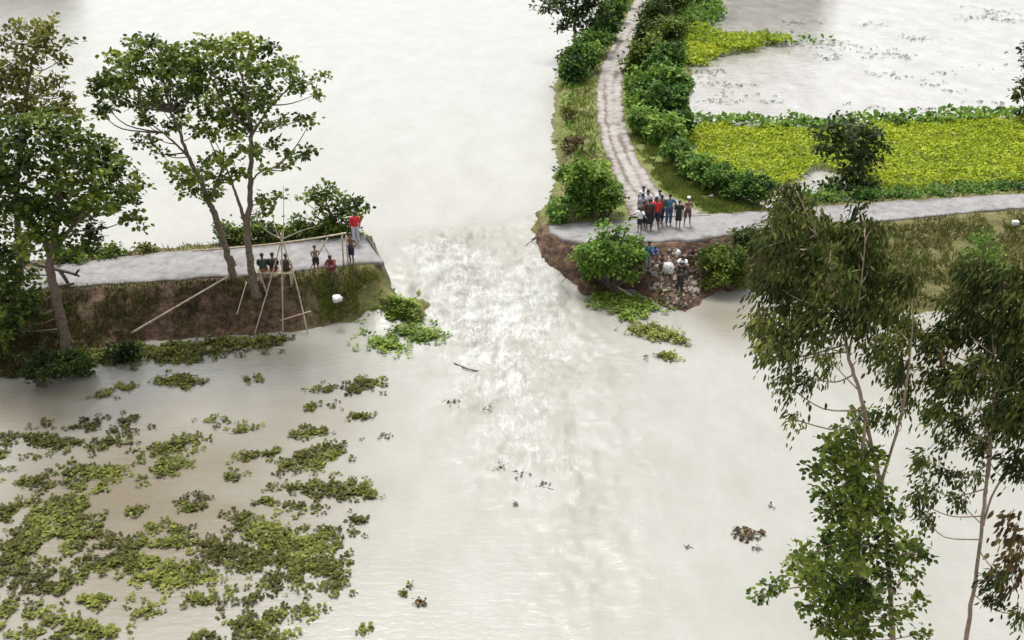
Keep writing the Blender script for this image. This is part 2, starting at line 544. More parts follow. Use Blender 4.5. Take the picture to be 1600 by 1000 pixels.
def make_tree(name, label, cat, base, trunks, clumps, leafmat, barkmat, group=None, limb_r=0.035, twigs=True, **kw):
    """trunks: list of (points, r0, r1). clumps: [(centre, radius)]"""
    t = thing(name, label, cat, base, group)
    B = np.asarray(base, float)
    mb = MB(); spine = []
    for pts, r0, r1 in trunks:
        sp = smooth_path(pts, 7)
        sp = [p + rng.normal(size=3) * r0 * 0.12 for p in sp]
        rad = np.linspace(r0, r1, len(sp)) * (1 + 0.06 * rng.normal(size=len(sp)))
        rad[0] *= 1.45; rad[1] *= 1.15
        mb.tube([p - B for p in sp], list(rad), 9)
        spine += sp
    spine = np.array(spine)
    data, bunches = crown_leaves(clumps, **kw)
    br = mb
    for c, r in clumps:
        c = np.asarray(c, float)
        dz = c[2] - spine[:, 2]
        cost = np.linalg.norm(spine - c, axis=1) + np.where(dz < 0.25, 2.5 * (0.25 - dz), 0)
        a = spine[int(np.argmin(cost))]
        L = np.linalg.norm(c - a)
        if L < 0.05: c = c + np.array((0.1, 0.1, 0.1)); L = 0.17
        mid = (a + c) / 2 + np.array((0, 0, -0.10 * L)) + rng.normal(size=3) * 0.06 * L
        br.tube([p - B for p in smooth_path([a, mid, c], 4)], (limb_r * min(1.6, 0.6 + L * 0.25), 0.012), 5, False)
    if twigs:
        bs = np.array(bunches)
        cc = np.array([c for c, _ in clumps])
        for i in range(0, len(bs), 2):
            c = cc[int(np.argmin(np.linalg.norm(cc - bs[i], axis=1)))]
            br.tube([c - B, (c + bs[i]) / 2 - B + rng.normal(size=3) * 0.05, bs[i] - B], (0.011, 0.005), 3, False)
    br.build('trunk', barkmat, t)
    pos, d, n, L, W, T = data
    leaf_mesh('crown', pos - B, d, n, L, W, T, leafmat, t)
    return t


def px_clumps(lst, Y, depth=0.9, flat=0.85, jit=0.6):
    out = []
    for e in lst:
        px, py, r = e[:3]
        yy = Y + (e[3] if len(e) > 3 else rng.uniform(-1, 1) * jit)
        c = AY(px, py, yy)
        s = np.linalg.norm(c - np.array((0, 0, CAM_Z))) / F * r
        out.append((c, (s, s * depth, s * flat)))
    return out


# ------------------------------------------------------------------ the lie of the land
ZC, ZU = 2.2, 1.5           # crown of the embankment and level of the upper water; the lower water is 0
left_crest = poly([(-400, 452), (0, 412), (110, 401), (230, 389), (345, 378), (450, 369), (560, 361), (578, 367), (588, 386), (596, 402),
                   (584, 414), (550, 418), (480, 428), (400, 440), (350, 441), (230, 446), (120, 454), (0, 470), (-400, 520)], ZC)
left_toe = poly([(-400, 430, ZC), (0, 388, ZC), (110, 379, ZC), (230, 369, ZC), (345, 358, ZC), (450, 349, ZC), (560, 345, ZC), (592, 360, ZC),
                 (606, 385, ZC), (628, 414, ZC), (640, 420, 1.2), (672, 440, 0.7), (686, 478, 0.2), (672, 508, 0), (640, 515, 0), (605, 508, 0), (570, 500, 0), (510, 508, 0), (440, 520, 0), (300, 528, 0),
                 (200, 537, 0), (130, 550, 0), (60, 577, 0), (0, 592, 0), (-400, 660, 0)])
right_crest = poly([(848, 341), (843, 350), (856, 368), (925, 386), (985, 388), (1050, 379), (1110, 374), (1190, 361), (1300, 353), (1400, 348),
                    (1600, 331), (2000, 305), (2000, 275), (1600, 297), (1450, 304), (1300, 316), (1190, 326), (1100, 328), (1000, 332), (900, 338)], ZC)
right_toe = poly([(838, 335, ZC), (829, 352, ZC), (836, 374, ZC), (850, 385, ZC), (925, 400, ZC), (950, 440, 0.3), (985, 448, 0), (1030, 478, 0), (1062, 489, 0),
                  (1092, 480, 0), (1102, 458, 0), (1180, 450, 0), (1250, 472, 0), (1400, 492, 0), (1600, 482, 0), (2000, 450, 0),
                  (2000, 262, ZC), (1600, 284, ZC), (1300, 303, ZC), (1190, 312, ZC), (1000, 318, ZC), (880, 328, ZC)])
dyke_crest = poly([(862, 341), (884, 290), (897, 245), (886, 200), (886, 162), (884, 120), (894, 90), (918, 60), (938, 30), (957, 0), (990, -60), (1010, -100),
                   (1085, -100), (1075, -60), (1072, 0), (1066, 60), (1064, 110), (1062, 170), (1060, 210), (1070, 250), (1115, 292), (1185, 318), (1190, 332)], ZC)


def land(x, y):
    x = np.asarray(x, float); y = np.asarray(y, float)
    wob = (fbm(x * 1.3, y * 1.3, 3) - 0.5) + np.where(x > 0, 0.9, 0.35) * (fbm(x * 3.3, y * 3.3, 23, 3) - 0.5)
    z = np.full(x.shape, -3.0)
    for c, t in ((left_crest, left_toe), (right_crest, right_toe)):
        dc = sdf(c, x, y) + wob * 0.35
        dt = -(sdf(t, x, y)) + wob * 0.5
        dcp = np.maximum(dc, 0)
        mid = ZC * np.clip(dt / (np.maximum(dt, 0) + dcp + 1e-6), 0, 1)
        zz = np.where(dc <= 0, ZC, np.where(dt > 0, mid, dt * 1.3))
        z = np.maximum(z, zz)
    d = sdf(dyke_crest, x, y) + wob * 0.9
    z = np.maximum(z, ZC - 0.75 * np.maximum(d, 0))
    edge = np.where(z < ZC - 0.02, 1.0, 0.0)
    z = z + edge * ((fbm(x * 2.2, y * 2.2, 9) - 0.5) * 0.5 + (fbm(x * 5, y * 5, 19, 2) - 0.5) * 0.14) - (1 - edge) * 0.03 * fbm(x * 2, y * 2, 5)
    return np.maximum(z, -3.0)


def grid(xs, ys):
    X, Y = np.meshgrid(xs, ys)
    nx, ny = len(xs), len(ys)
    i = np.arange(ny - 1)[:, None] * nx + np.arange(nx - 1)[None, :]
    f = np.stack([i, i + 1, i + 1 + nx, i + nx], -1).reshape(-1, 4)
    return X.ravel(), Y.ravel(), f


xs = np.arange(-48, 62.01, 0.24); ys = np.concatenate([np.arange(34, 70, 0.2), np.arange(70, 165, 0.5)])
X, Y, f = grid(xs, ys)
Z = land(X, Y)
keep = Z[f].max(1) > -1.2
f = f[keep]
used, inv = np.unique(f, return_inverse=True)
f = inv.reshape(-1, 4)
X, Y, Z = X[used], Y[used], Z[used]
# where grass has taken hold: green tip of the left bank, verges of the dyke, the long slope on the right
tipL = P(585, 455, 1.0)
gmask = 0.25 + 0.9 * np.exp(-(((X - tipL[0]) / 2.6) ** 2 + ((Y - tipL[1]) / 2.6) ** 2)) + 0.45 * (sdf(dyke_crest, X, Y) < 1.0) + 0.4 * (X > 17)
gmask = gmask * (1 - 0.9 * np.exp(-(((X - P(1060, 430, 1)[0]) / 2.2) ** 2 + ((Y - P(1060, 430, 1)[1]) / 3.0) ** 2)))
gmask = gmask + 0.3 * ((X < -5) & (Y > 46.5))
lush = np.clip(1.2 - sdf(dyke_crest, X, Y) * 0.8, 0, 1) * sstep(0.3, 0.5, fbm(X * 0.5, Y * 0.5, 14)) * (Y > 50.5) * 0.9
lush = np.maximum(lush, 0.55 * np.exp(-(((X - tipL[0]) / 2.2) ** 2 + ((Y - tipL[1]) / 2.2) ** 2)) * sstep(0.35, 0.6, fbm(X, Y, 15)))
tag(mesh_obj('ground', np.stack([X, Y, Z], 1), f, M['ground'], None, True, {'grass': gmask, 'lush': lush}), 'earth embankment and dyke with worn grassy sides', None, None, 'structure')

# river bed far below, reaching the horizon
bed = MB(); bed.add([(-3000, -300, -3.2), (3000, -300, -3.2), (3000, 4500, -3.2), (-3000, 4500, -3.2)], [(0, 1, 2, 3)])
tag(bed.build('river_bed', M['ground']), kind='structure')


# ------------------------------------------------------------------ water: high level behind the embankment, low level in front, a chute through the breach
axis = [P(-600, 470, ZC), P(0, 440, ZC), P(300, 415, ZC), P(580, 393, ZC), P(720, 398, 1.0), P(850, 362, ZC), P(1000, 358, ZC), P(1200, 342, ZC), P(1600, 315, ZC), P(2300, 262, ZC)]
ax_x = np.array([a[0] for a in axis]); ax_y = np.array([a[1] for a in axis])
bx0, bx1 = P(590, 400, 1)[0], P(870, 400, 1)[0]


def water_level(x, y):
    s = y - np.interp(x, ax_x, ax_y)
    inb = sstep(bx0 - 1.5, bx0 + 1.0, x) * (1 - sstep(bx1 - 0.5, bx1 + 2.5, x))
    lo = -1.0 - 6.2 * inb
    hi = 0.8 + 2.2 * inb
    t = np.clip((s - lo) / (hi - lo), 0, 1)
    return ZU * (t * t * (3 - 2 * t)) * 1.0, s, inb


FOAM = [  # px, py, rx, ry, strength : where the chute breaks and where its froth drifts
    (735, 455, 95, 55, 0.62), (720, 405, 90, 28, 0.45), (770, 500, 95, 45, 0.52), (830, 440, 60, 30, 0.55), (700, 480, 45, 60, 0.5), (860, 470, 60, 40, 0.4),
    (655, 425, 22, 30, 0.35), (790, 560, 85, 55, 0.5), (830, 640, 75, 70, 0.42), (800, 700, 90, 50, 0.33), (880, 760, 70, 60, 0.32), (930, 560, 80, 60, 0.32),
    (760, 620, 60, 45, 0.35), (950, 850, 80, 70, 0.22), (980, 690, 90, 60, 0.25), (840, 385, 25, 25, 0.5), (900, 900, 90, 60, 0.15)]


def foam_at(x, y):
    f_ = np.ones(x.shape)
    for px, py, rx, ry, s in FOAM:
        c = P(px, py, 0.5)
        ex = P(px + rx, py, 0.5)[0] - c[0]
        ey = (P(px, py - ry, 0.5)[1] - P(px, py + ry, 0.5)[1]) / 2
        f_ = f_ * (1 - 0.48 * s * np.exp(-0.8 * (((x - c[0]) / ex) ** 2 + ((y - c[1]) / ey) ** 2)))
    return (1 - f_) * (0.75 + 0.5 * fbm(x * 0.6, y * 0.45, 55))


xs = np.concatenate([[-3000, -1200, -500, -200, -100], np.arange(-60, -9, 1.0), np.arange(-9, 12, 0.14), np.arange(12, 70, 1.0), [100, 200, 500, 1200, 3000]])
ys = np.concatenate([[-300, -100, -30, 0, 10], np.arange(14, 22, 1.0), np.arange(22, 56, 0.14), np.arange(56, 70, 0.6), np.arange(70, 180, 4.0), [220, 300, 450, 700, 1200, 2200, 4500]])
X, Y, f = grid(xs, ys)
Zw, S, INB = water_level(X, Y)
fo = foam_at(X, Y)
near = (np.abs(X) < 30) & (Y > 14) & (Y < 90)
# standing waves of the chute and small ripples of the current
turb = (fbm(X * 1.5 + 3, Y * 0.62, 21, 4) - 0.5)
turb2 = (fbm(X * 3.0, Y * 2.6, 33, 3) - 0.5)
Zw = Zw + near * (fo * (turb * 1.25 + turb2 * 0.75))
lx = P(690, 400, 1.0)
tongue = np.exp(-((X - P(720, 395, 1)[0]) / 2.6) ** 2) * np.exp(-((Y - P(720, 400, 1)[1]) / 2.2) ** 2)
Zw = Zw - 0.22 * tongue
# browner water colour around the left plants, by the right bank, in the chute
brown_amt = np.zeros(X.shape)
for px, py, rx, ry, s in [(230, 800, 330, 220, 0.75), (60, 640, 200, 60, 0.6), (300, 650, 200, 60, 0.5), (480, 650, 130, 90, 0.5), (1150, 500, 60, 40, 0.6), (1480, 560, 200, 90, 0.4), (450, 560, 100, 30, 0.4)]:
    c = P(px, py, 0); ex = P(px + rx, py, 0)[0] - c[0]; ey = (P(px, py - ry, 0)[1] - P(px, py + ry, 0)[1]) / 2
    brown_amt = np.maximum(brown_amt, s * np.exp(-(((X - c[0]) / ex) ** 2 + ((Y - c[1]) / ey) ** 2) ** 1.5))
brown_amt = brown_amt * (0.7 + 1.0 * fbm(X * 0.35, Y * 0.5, 41, 4))
brown_amt = np.maximum(brown_amt, np.clip(fo * 1.3, 0, 0.28) * sstep(0.46, 0.62, fbm(X * 0.9 + 9, Y * 0.6, 47, 4)))
brown_amt = np.maximum(brown_amt, 0.45 * np.exp(-((X - P(730, 372, 1.3)[0]) / 3.4) ** 2 - ((Y - P(730, 372, 1.3)[1]) / 1.3) ** 2))
tag(mesh_obj('river_water', np.stack([X, Y, Zw], 1), f, M['water'], None, True, {'foam': fo, 'brown_mix': np.clip(brown_amt, 0, 1)}), 'pale silty flood water pouring through the breach', None, None, 'structure')

# pond behind the dyke, held a hand above the river
pond_poly = poly([(1020, -110), (1040, 0), (1040, 110), (1040, 200), (1060, 262), (1110, 300), (1190, 318), (1300, 308), (1450, 297), (1600, 290), (2000, 268), (2600, 200)], ZC)
pp = np.concatenate([pond_poly, [[900, 160], [900, 900], [P(1020, -110, ZC)[0] + 20, 900]]])
bm = bmesh.new()
bv = [bm.verts.new((a, b, 1.62)) for a, b in pp]
bm.faces.new(bv)
bmesh.ops.triangulate(bm, faces=bm.faces[:])
me = bpy.data.meshes.new('pond_water'); bm.to_mesh(me); bm.free(); me.materials.append(M['pond'])
po = bpy.data.objects.new('pond_water', me); COL.objects.link(po)
tag(po, 'bright flooded field behind the dyke', None, None, 'structure')
for p_ in me.polygons:
    if p_.normal.z < 0: p_.flip()


# ------------------------------------------------------------------ roads
def resample(pts, step):
    pts = np.asarray(pts, float)
    sp = np.array(smooth_path([np.append(p, 0) for p in pts], 10))[:, :2]
    d = np.concatenate([[0], np.cumsum(np.linalg.norm(np.diff(sp, axis=0), axis=1))])
    return d, sp


def road_strip(name, label, ea, eb, z, mat, cross=14, rut_amp=0.0, seed=0):
    da, pa = resample(poly(ea, ZC), 0.3); db, pb = resample(poly(eb, ZC), 0.3)
    n = int(max(da[-1], db[-1]) / 0.25)
    u = np.linspace(0, 1, n)
    A = np.stack([np.interp(u * da[-1], da, pa[:, k]) for k in (0, 1)], 1)
    Bq = np.stack([np.interp(u * db[-1], db, pb[:, k]) for k in (0, 1)], 1)
    w = np.linalg.norm(Bq - A, axis=1, keepdims=True); dirv = (Bq - A) / w
    A = A + dirv * (0.45 * (fbm(A[:, 0] * 1.1, A[:, 1] * 1.1, seed + 1, 4)[:, None] - 0.5))
    Bq = Bq + dirv * (0.45 * (fbm(Bq[:, 0] * 1.1, Bq[:, 1] * 1.1, seed + 2, 4)[:, None] - 0.5))
    V, T = [], []
    ts = np.concatenate([[0], np.linspace(0, 1, cross), [1]])
    for k, t in enumerate(ts):
        q = A + (Bq - A) * t
        zz = z + 0.03 * (fbm(q[:, 0] * 0.8, q[:, 1] * 0.8, seed + 5) - 0.5)
        if k in (0, len(ts) - 1):
            zz = zz - 0.16
            q = q + dirv * (-0.02 if k == 0 else 0.02)
        V.append(np.column_stack([q, zz]))
        rt = rut_amp * (np.exp(-((t - 0.3) / 0.09) ** 2) + np.exp(-((t - 0.68) / 0.09) ** 2)) * np.clip(2.6 * fbm(u * n * 0.07, u * 0 + t * 9, seed + 7, 3) - 0.75, 0, 1.3)
        T.append(rt + 0.34 * math.exp(-(min(t, 1 - t) / 0.09) ** 2) * fbm(q[:, 0] * 0.9, q[:, 1] * 0.9, seed + 9) + 0.3 * np.clip(fbm(q[:, 0] * 0.7, q[:, 1] * 0.7, seed + 11) - 0.6, 0, 1))
    V = np.stack(V, 1); T = np.stack(T, 1)
    m = len(ts)
    i = np.arange(n - 1)[:, None] * m + np.arange(m - 1)[None, :]
    fc = np.stack([i, i + 1, i + 1 + m, i + m], -1).reshape(-1, 4)
    V = V.reshape(-1, 3)
    # broken ends fall off as ragged slab edges
    fcl = [tuple(q) for q in fc]
    e0 = len(V); ends = []
    for row in (0, n - 1):
        base = [row * m + k for k in range(1, m - 1)]
        low = V[base] - np.array((0, 0, 0.16))
        s0 = len(V) + sum(len(x_) for x_ in ends)
        ends.append(low)
        fcl += [(base[k], base[k + 1], s0 + k + 1, s0 + k) for k in range(len(base) - 1)]
    V = np.concatenate([V] + ends)
    T = np.concatenate([T.ravel(), np.full(len(V) - T.size, 0.2)])
    o = mesh_obj(name, V, fcl, mat, None, True, {'rut': T})
    return tag(o, label, None, None, 'structure')


road_strip('road', 'broken end of the paved road on the left bank', [(-400, 462), (0, 424), (100, 413), (230, 398), (345, 388), (450, 381), (572, 369)],
           [(-400, 505), (0, 462), (120, 448), (350, 434), (400, 430), (500, 421), (550, 414), (600, 411)], ZC + 0.05, M['road'], seed=100)
road_strip('road', 'paved road along the right bank up to the breach', [(858, 351), (975, 346), (1060, 339), (1190, 331), (1300, 322), (1450, 312), (1600, 304), (2000, 283)],
           [(858, 367), (925, 384), (1010, 379), (1110, 373), (1190, 359), (1300, 351), (1400, 345), (1600, 326), (2000, 300)], ZC + 0.05, M['road'], seed=200)
road_strip('track', 'pale rutted dirt track running up the dyke', [(985, 340), (972, 295), (942, 227), (933, 165), (937, 114), (960, 65), (976, 32), (993, 0), (1018, -50), (1036, -95)],
           [(1110, 338), (1030, 296), (987, 227), (973, 165), (976, 114), (989, 65), (1002, 32), (1021, 0), (1044, -50), (1060, -95)], ZC + 0.066, M['track'], rut_amp=0.26, seed=300)


# ------------------------------------------------------------------ plants that nobody could count
def rosettes(name, label, ells, z, mat, dens, size, seed, nleaf=7, thresh=0.42, stretch=(0.9, 1.7), tone=0.5, jz=0.02):
    pts = []
    for px, py, rx, ry in ells:
        c = P(px, py, z); ex = abs(P(px + rx, py, z)[0] - c[0]); ey = abs(P(px, py - ry, z)[1] - P(px, py + ry, z)[1]) / 2
        n = int(dens * math.pi * ex * ey) + 1
        q = rng.normal(size=(n, 2)) * 0.58
        pts.append(np.column_stack([c[0] + q[:, 0] * ex, c[1] + q[:, 1] * ey]))
    pts = np.concatenate(pts)
    nz = fbm(pts[:, 0] * stretch[0] * 1.3, pts[:, 1] * stretch[1] * 1.3, seed, 5) + rng.normal(0, 0.05, len(pts))
    pts = pts[nz > thresh]
    n = len(pts)
    sc = size * rng.uniform(0.6, 1.25, n)
    tt = tone + 1.1 * (fbm(pts[:, 0] * 0.6, pts[:, 1] * 0.6, seed + 3) - 0.5) + rng.normal(0, 0.13, n)
    a = rng.uniform(0, 6.283, (n, nleaf)) * 0.25 + np.linspace(0, 6.283, nleaf, endpoint=False)[None] + rng.uniform(0, 6.283, (n, 1))
    el = rng.uniform(0.02, 0.7, (n, nleaf))
    d = np.stack([np.cos(a) * np.cos(el), np.sin(a) * np.cos(el), np.sin(el)], -1)
    zb = np.maximum(land(pts[:, 0], pts[:, 1]) + 0.02, z)
    base = np.column_stack([pts, zb])[:, None] + d * sc[:, None, None] * np.array((0.35, 0.35, 0.25)) + rng.normal(size=(n, nleaf, 3)) * np.array((0.02, 0.02, jz))
    L = sc[:, None] * rng.uniform(0.6, 1.1, (n, nleaf))
    up = np.broadcast_to(np.array((0, 0, 1.0)), d.shape) + rng.normal(size=d.shape) * 0.25
    return leaf_mesh(name, base.reshape(-1, 3), d.reshape(-1, 3), up.reshape(-1, 3), L.ravel(), L.ravel() * 0.85, (tt[:, None] + rng.normal(0, 0.13, (n, nleaf))).ravel(), mat)


Zm = [(90, 300, 100, 60), (20, 350, 60, 50), (200, 300, 70, 30), (330, 240, 60, 25), (400, 280, 110, 35), (450, 215, 40, 18), (640, 300, 60, 30), (580, 310, 50, 18),
      (240, 430, 80, 50), (330, 410, 60, 25), (540, 390, 80, 45), (420, 400, 50, 20), (640, 370, 40, 15), (370, 460, 30, 15), (100, 440, 60, 15), (60, 540, 100, 35),
      (200, 560, 130, 45), (260, 505, 50, 25), (460, 545, 55, 20), (700, 510, 60, 25), (660, 535, 30, 12), (860, 560, 50, 20), (860, 250, 35, 18), (1130, 180, 55, 18),
      (1080, 260, 45, 22), (1150, 270, 40, 22), (1290, 210, 45, 12), (1300, 90, 60, 25), (1255, 120, 25, 15), (1150, 110, 45, 15), (900, 70, 35, 15), (370, 125, 40, 14),
      (450, 105, 40, 12), (620, 75, 60, 18), (750, 225, 45, 15), (880, 350, 60, 20), (960, 335, 40, 12), (1090, 365, 80, 40), (1180, 330, 60, 22), (1250, 300, 30, 15),
      (830, 415, 35, 14), (1060, 460, 80, 18), (1180, 480, 70, 55), (1260, 470, 40, 35), (1310, 490, 30, 25), (960, 510, 40, 12), (1040, 525, 40, 12), (1270, 575, 30, 12),
      (1265, 685, 15, 8), (100, 640, 150, 60), (60, 720, 100, 50), (250, 640, 120, 60), (400, 640, 100, 55), (560, 650, 130, 60), (430, 720, 130, 60), (600, 760, 120, 60),
      (200, 800, 100, 50), (330, 860, 70, 30), (700, 700, 120, 60), (830, 650, 110, 50), (950, 620, 100, 45), (1050, 660, 100, 55), (1150, 640, 70, 50), (900, 720, 100, 50),
      (1020, 760, 90, 60), (1150, 750, 80, 50), (1190, 820, 50, 30), (730, 830, 70, 50), (860, 860, 80, 35), (1250, 830, 20, 15), (1100, 900, 60, 20), (520, 905, 60, 22),
      (130, 930, 90, 40), (60, 970, 60, 40), (380, 980, 60, 25), (940, 970, 110, 50), (1000, 900, 50, 20), (700, 985, 60, 20), (830, 960, 50, 30), (250, 960, 60, 30),
      (20, 890, 30, 20), (300, 940, 40, 12), (1300, 970, 25, 15), (1350, 985, 12, 10), (-120, 640, 120, 90), (-150, 850, 150, 120), (200, 1080, 300, 60), (800, 1080, 200, 50)]
hy = [(x / 2.273, 560 + y / 2.273, a / 2.273, b / 2.273) for x, y, a, b in Zm]
tag(rosettes('water_hyacinth', '', hy, 0.015, M['hyacinth'], 56, 0.145, 61, thresh=0.43, tone=0.5),
    'olive water hyacinth spread over the still water below the left bank', 'plants', None, 'stuff')
tag(rosettes('water_hyacinth', '', [(160, 558, 60, 12), (230, 548, 60, 12), (300, 545, 60, 12), (380, 537, 50, 10), (60, 580, 60, 10), (270, 560, 40, 8), (110, 570, 30, 15), (420, 532, 25, 8), (260, 595, 20, 5), (290, 598, 30, 6)], 0.03, M['hyacinth'], 60, 0.16, 62, thresh=0.36),
    'water hyacinth fringe floating along the foot of the left bank', 'plants', None, 'stuff')
tag(rosettes('hyacinth_mat', '', [(620, 520, 42, 22), (655, 524, 30, 14), (600, 505, 28, 10), (630, 500, 28, 14), (615, 543, 24, 8), (575, 515, 20, 5)], 0.06, M['hyacinth_bright'], 70, 0.165, 63, thresh=0.36, jz=0.05, tone=0.55),
    'bright green hyacinth mat caught at the tip of the left bank', 'plants', None, 'stuff')
tag(rosettes('hyacinth_mat', '', [(958, 470, 28, 12), (992, 478, 42, 12), (942, 461, 16, 8), (985, 492, 20, 8)], 0.06, M['hyacinth_bright'], 70, 0.165, 64, thresh=0.36, jz=0.05, tone=0.55),
    'bright green hyacinth mat below the big leafy bush on the right bank', 'plants', None, 'stuff')
tag(rosettes('hyacinth_mat', '', [(1010, 518, 28, 8), (1040, 525, 24, 5), (1060, 533, 12, 3)], 0.05, M['hyacinth'], 80, 0.16, 65, thresh=0.2, jz=0.08, tone=0.65),
    'small loose hyacinth raft drifting off the rubble slope', 'plants', None, 'stuff')
tag(rosettes('hyacinth_mat', '', [(1042, 557, 15, 4)], 0.05, M['hyacinth'], 80, 0.16, 66, thresh=0.1, tone=0.6),
    'tiniest hyacinth raft drifting alone off the rubble slope', 'plants', None, 'stuff')


def crop_field(name, label, pts, z, mat, dens, seed, h=0.55, leaf=0.34, tone=0.55, ragged=1.2, edge_dark=0.0):
    pl = poly(pts, z)
    lo, hi = pl.min(0) - 1, pl.max(0) + 1
    n = int(dens * (hi - lo).prod())
    q = lo + rng.random((n, 2)) * (hi - lo)
    d = sdf(pl, q[:, 0], q[:, 1]) + (fbm(q[:, 0] * 0.5, q[:, 1] * 0.9, seed) - 0.5) * 2 * ragged
    q = q[d < 0]; n = len(q)
    hump = 0.35 + 1.0 * fbm(q[:, 0] * 0.9, q[:, 1] * 0.9, seed + 2, 3)
    zz = z + h * hump * rng.random(n) ** 0.6
    dr = unit(rng.normal(size=(n, 3)) * np.array((1, 1, 0.5)) + np.array((0, 0, 0.5)))
    up = np.array((0, 0, 1.0)) + rng.normal(size=(n, 3)) * 0.45
    L = leaf * rng.uniform(0.6, 1.3, n)
    tt = tone + 0.5 * (fbm(q[:, 0] * 0.45, q[:, 1] * 0.8, seed + 4, 4) - 0.5) + rng.normal(0, 0.17, n)
    return tag(leaf_mesh(name, np.column_stack([q, zz]), dr, up, L, L * 0.75, tt, mat), label, 'plants', None, 'stuff')


crop_field('crop_field', 'yellow green leafy crop standing between pond and right road',
           [(1062, 205), (1120, 200), (1250, 205), (1330, 202), (1450, 196), (1600, 190), (1900, 178), (1900, 278), (1600, 288), (1450, 298), (1380, 305), (1330, 292), (1310, 268), (1270, 262), (1240, 285), (1190, 310), (1120, 285), (1078, 248)],
           1.62, M['crop'], 135, 71, leaf=0.2, tone=0.64)
crop_field('crop_field', 'strip of yellow green plants reaching into the pond from the dyke',
           [(1062, 50), (1100, 48), (1150, 62), (1215, 66), (1230, 72), (1180, 78), (1120, 90), (1085, 104), (1062, 100)], 1.62, M['crop'], 55, 72, h=0.8, leaf=0.34, ragged=1.6)
crop_field('reed_fringe', 'grey green reeds along the near shore of the pond',
           [(1075, 192), (1130, 192), (1250, 196), (1330, 194), (1450, 186), (1600, 180), (1900, 168), (1900, 182), (1600, 193), (1450, 199), (1250, 208), (1100, 204)], 1.62, M['leaf_bush'], 34, 73, h=0.8, leaf=0.4, ragged=1.0, tone=0.75)
crop_field('reed_fringe', 'thin dark weeds trailing into the pond beside the yellow strip', [(1180, 56), (1260, 56), (1300, 60), (1300, 66), (1230, 72), (1180, 70)], 1.62, M['leaf_bush'], 3.0, 74, h=0.4, leaf=0.4, tone=0.6)
crop_field('reed_fringe', 'pale green plants beside the dyke at the head of the pond', [(1080, 10), (1120, 8), (1130, 30), (1105, 45), (1075, 45)], 1.62, M['leaf_bright'], 18, 75, h=1.0, leaf=0.55, tone=0.5)
# floating scraps on the pond
sc_pts = [(1240, 36, 40, 4), (1300, 68, 30, 5), (1320, 75, 40, 5), (1295, 92, 25, 5), (1350, 85, 25, 5), (1390, 117, 30, 4), (1410, 120, 20, 4), (1460, 132, 25, 4), (1500, 145, 35, 4), (1470, 112, 20, 4), (1360, 38, 25, 3), (1330, 162, 20, 3), (1365, 168, 20, 2), (1540, 162, 30, 4), (1160, 150, 40, 5), (1190, 158, 30, 4), (1130, 130, 40, 8), (1120, 158, 30, 6), (1545, 105, 25, 4), (1430, 60, 30, 4), (1450, 170, 30, 3), (1550, 18, 30, 6), (1550, 30, 40, 5), (1400, 85, 40, 6), (1110, 112, 30, 6)]
tag(rosettes('pond_weed', '', sc_pts, 1.63, M['pondweed'], 5, 0.16, 77, nleaf=4, thresh=0.44, tone=0.6, stretch=(0.3, 1.2)), 'dark flecks of floating weed scattered over the pond', 'plants', None, 'stuff')


def grass(name, label, pts, mat, n, h, seed, tone=0.5, zmin=0.05, off_roads=(), asp=0.22, lift=0.0, cat='grass'):
    pl = poly(pts)
    lo, hi = pl.min(0), pl.max(0)
    q = lo + rng.random((n * 4, 2)) * (hi - lo)
    dd = sdf(pl, q[:, 0], q[:, 1])
    q = q[(dd < 0) & (rng.random(len(q)) < np.clip(-dd / 0.9, 0.04, 1) + 0.25 * (h > 0.25))]
    q = q[fbm(q[:, 0] * 1.2, q[:, 1] * 1.2, seed) > 0.38][:n]
    z = land(q[:, 0], q[:, 1])
    ok = z > zmin
    q, z = q[ok], z[ok]
    for r_ in off_roads:
        ok = sdf(r_, q[:, 0], q[:, 1]) > 0.05
        q, z = q[ok], z[ok]
    m = len(q)
    d = unit(rng.normal(size=(m, 3)) * 0.55 + np.array((0, 0, 1.0)))
    up = rand_unit(m) * np.array((1, 1, 0.2)) + 1e-3
    L = h * rng.uniform(0.5, 1.4, m)
    tt = tone + 0.7 * (fbm(q[:, 0] * 0.8, q[:, 1] * 0.8, seed + 1) - 0.5) + rng.normal(0, 0.15, m)
    return tag(leaf_mesh(name, np.column_stack([q, z - 0.02 + lift * rng.random(m) * fbm(q[:, 0] * 0.9, q[:, 1] * 0.9, seed + 5)]), d, up, L, L * asp, tt, mat), label, cat, None, 'stuff')


rl = poly([(-400, 462), (0, 424), (100, 413), (230, 398), (345, 388), (450, 381), (572, 369), (600, 411), (550, 414), (500, 421), (400, 430), (350, 434), (120, 448), (0, 462), (-400, 505)], ZC)
rr_ = poly([(858, 351), (975, 346), (1060, 339), (1190, 331), (1300, 322), (1450, 312), (1600, 304), (2000, 283), (2000, 300), (1600, 326), (1400, 345), (1300, 351), (1190, 359), (1110, 373), (1010, 379), (925, 384), (858, 367)], ZC)
rt_ = poly([(985, 340), (972, 295), (942, 227), (933, 165), (937, 114), (960, 65), (976, 32), (993, 0), (1018, -50), (1060, -95), (1044, -50), (1021, 0), (1002, 32), (989, 65), (976, 114), (973, 165), (987, 227), (1030, 296), (1110, 338)], ZC)
offs = (rl, rr_, rt_)
grass('bank_grass', 'dry sparse grass on the shaded left bank face', [(-400, 505, ZC), (0, 462, ZC), (120, 448, ZC), (350, 434, ZC), (460, 425, ZC), (560, 416, ZC), (620, 440, 1), (560, 499, 0), (470, 516, 0), (300, 530, 0), (130, 552, 0), (0, 594, 0), (-400, 660, 0)], M['grass'], 42000, 0.19, 81, 0.22, off_roads=offs)
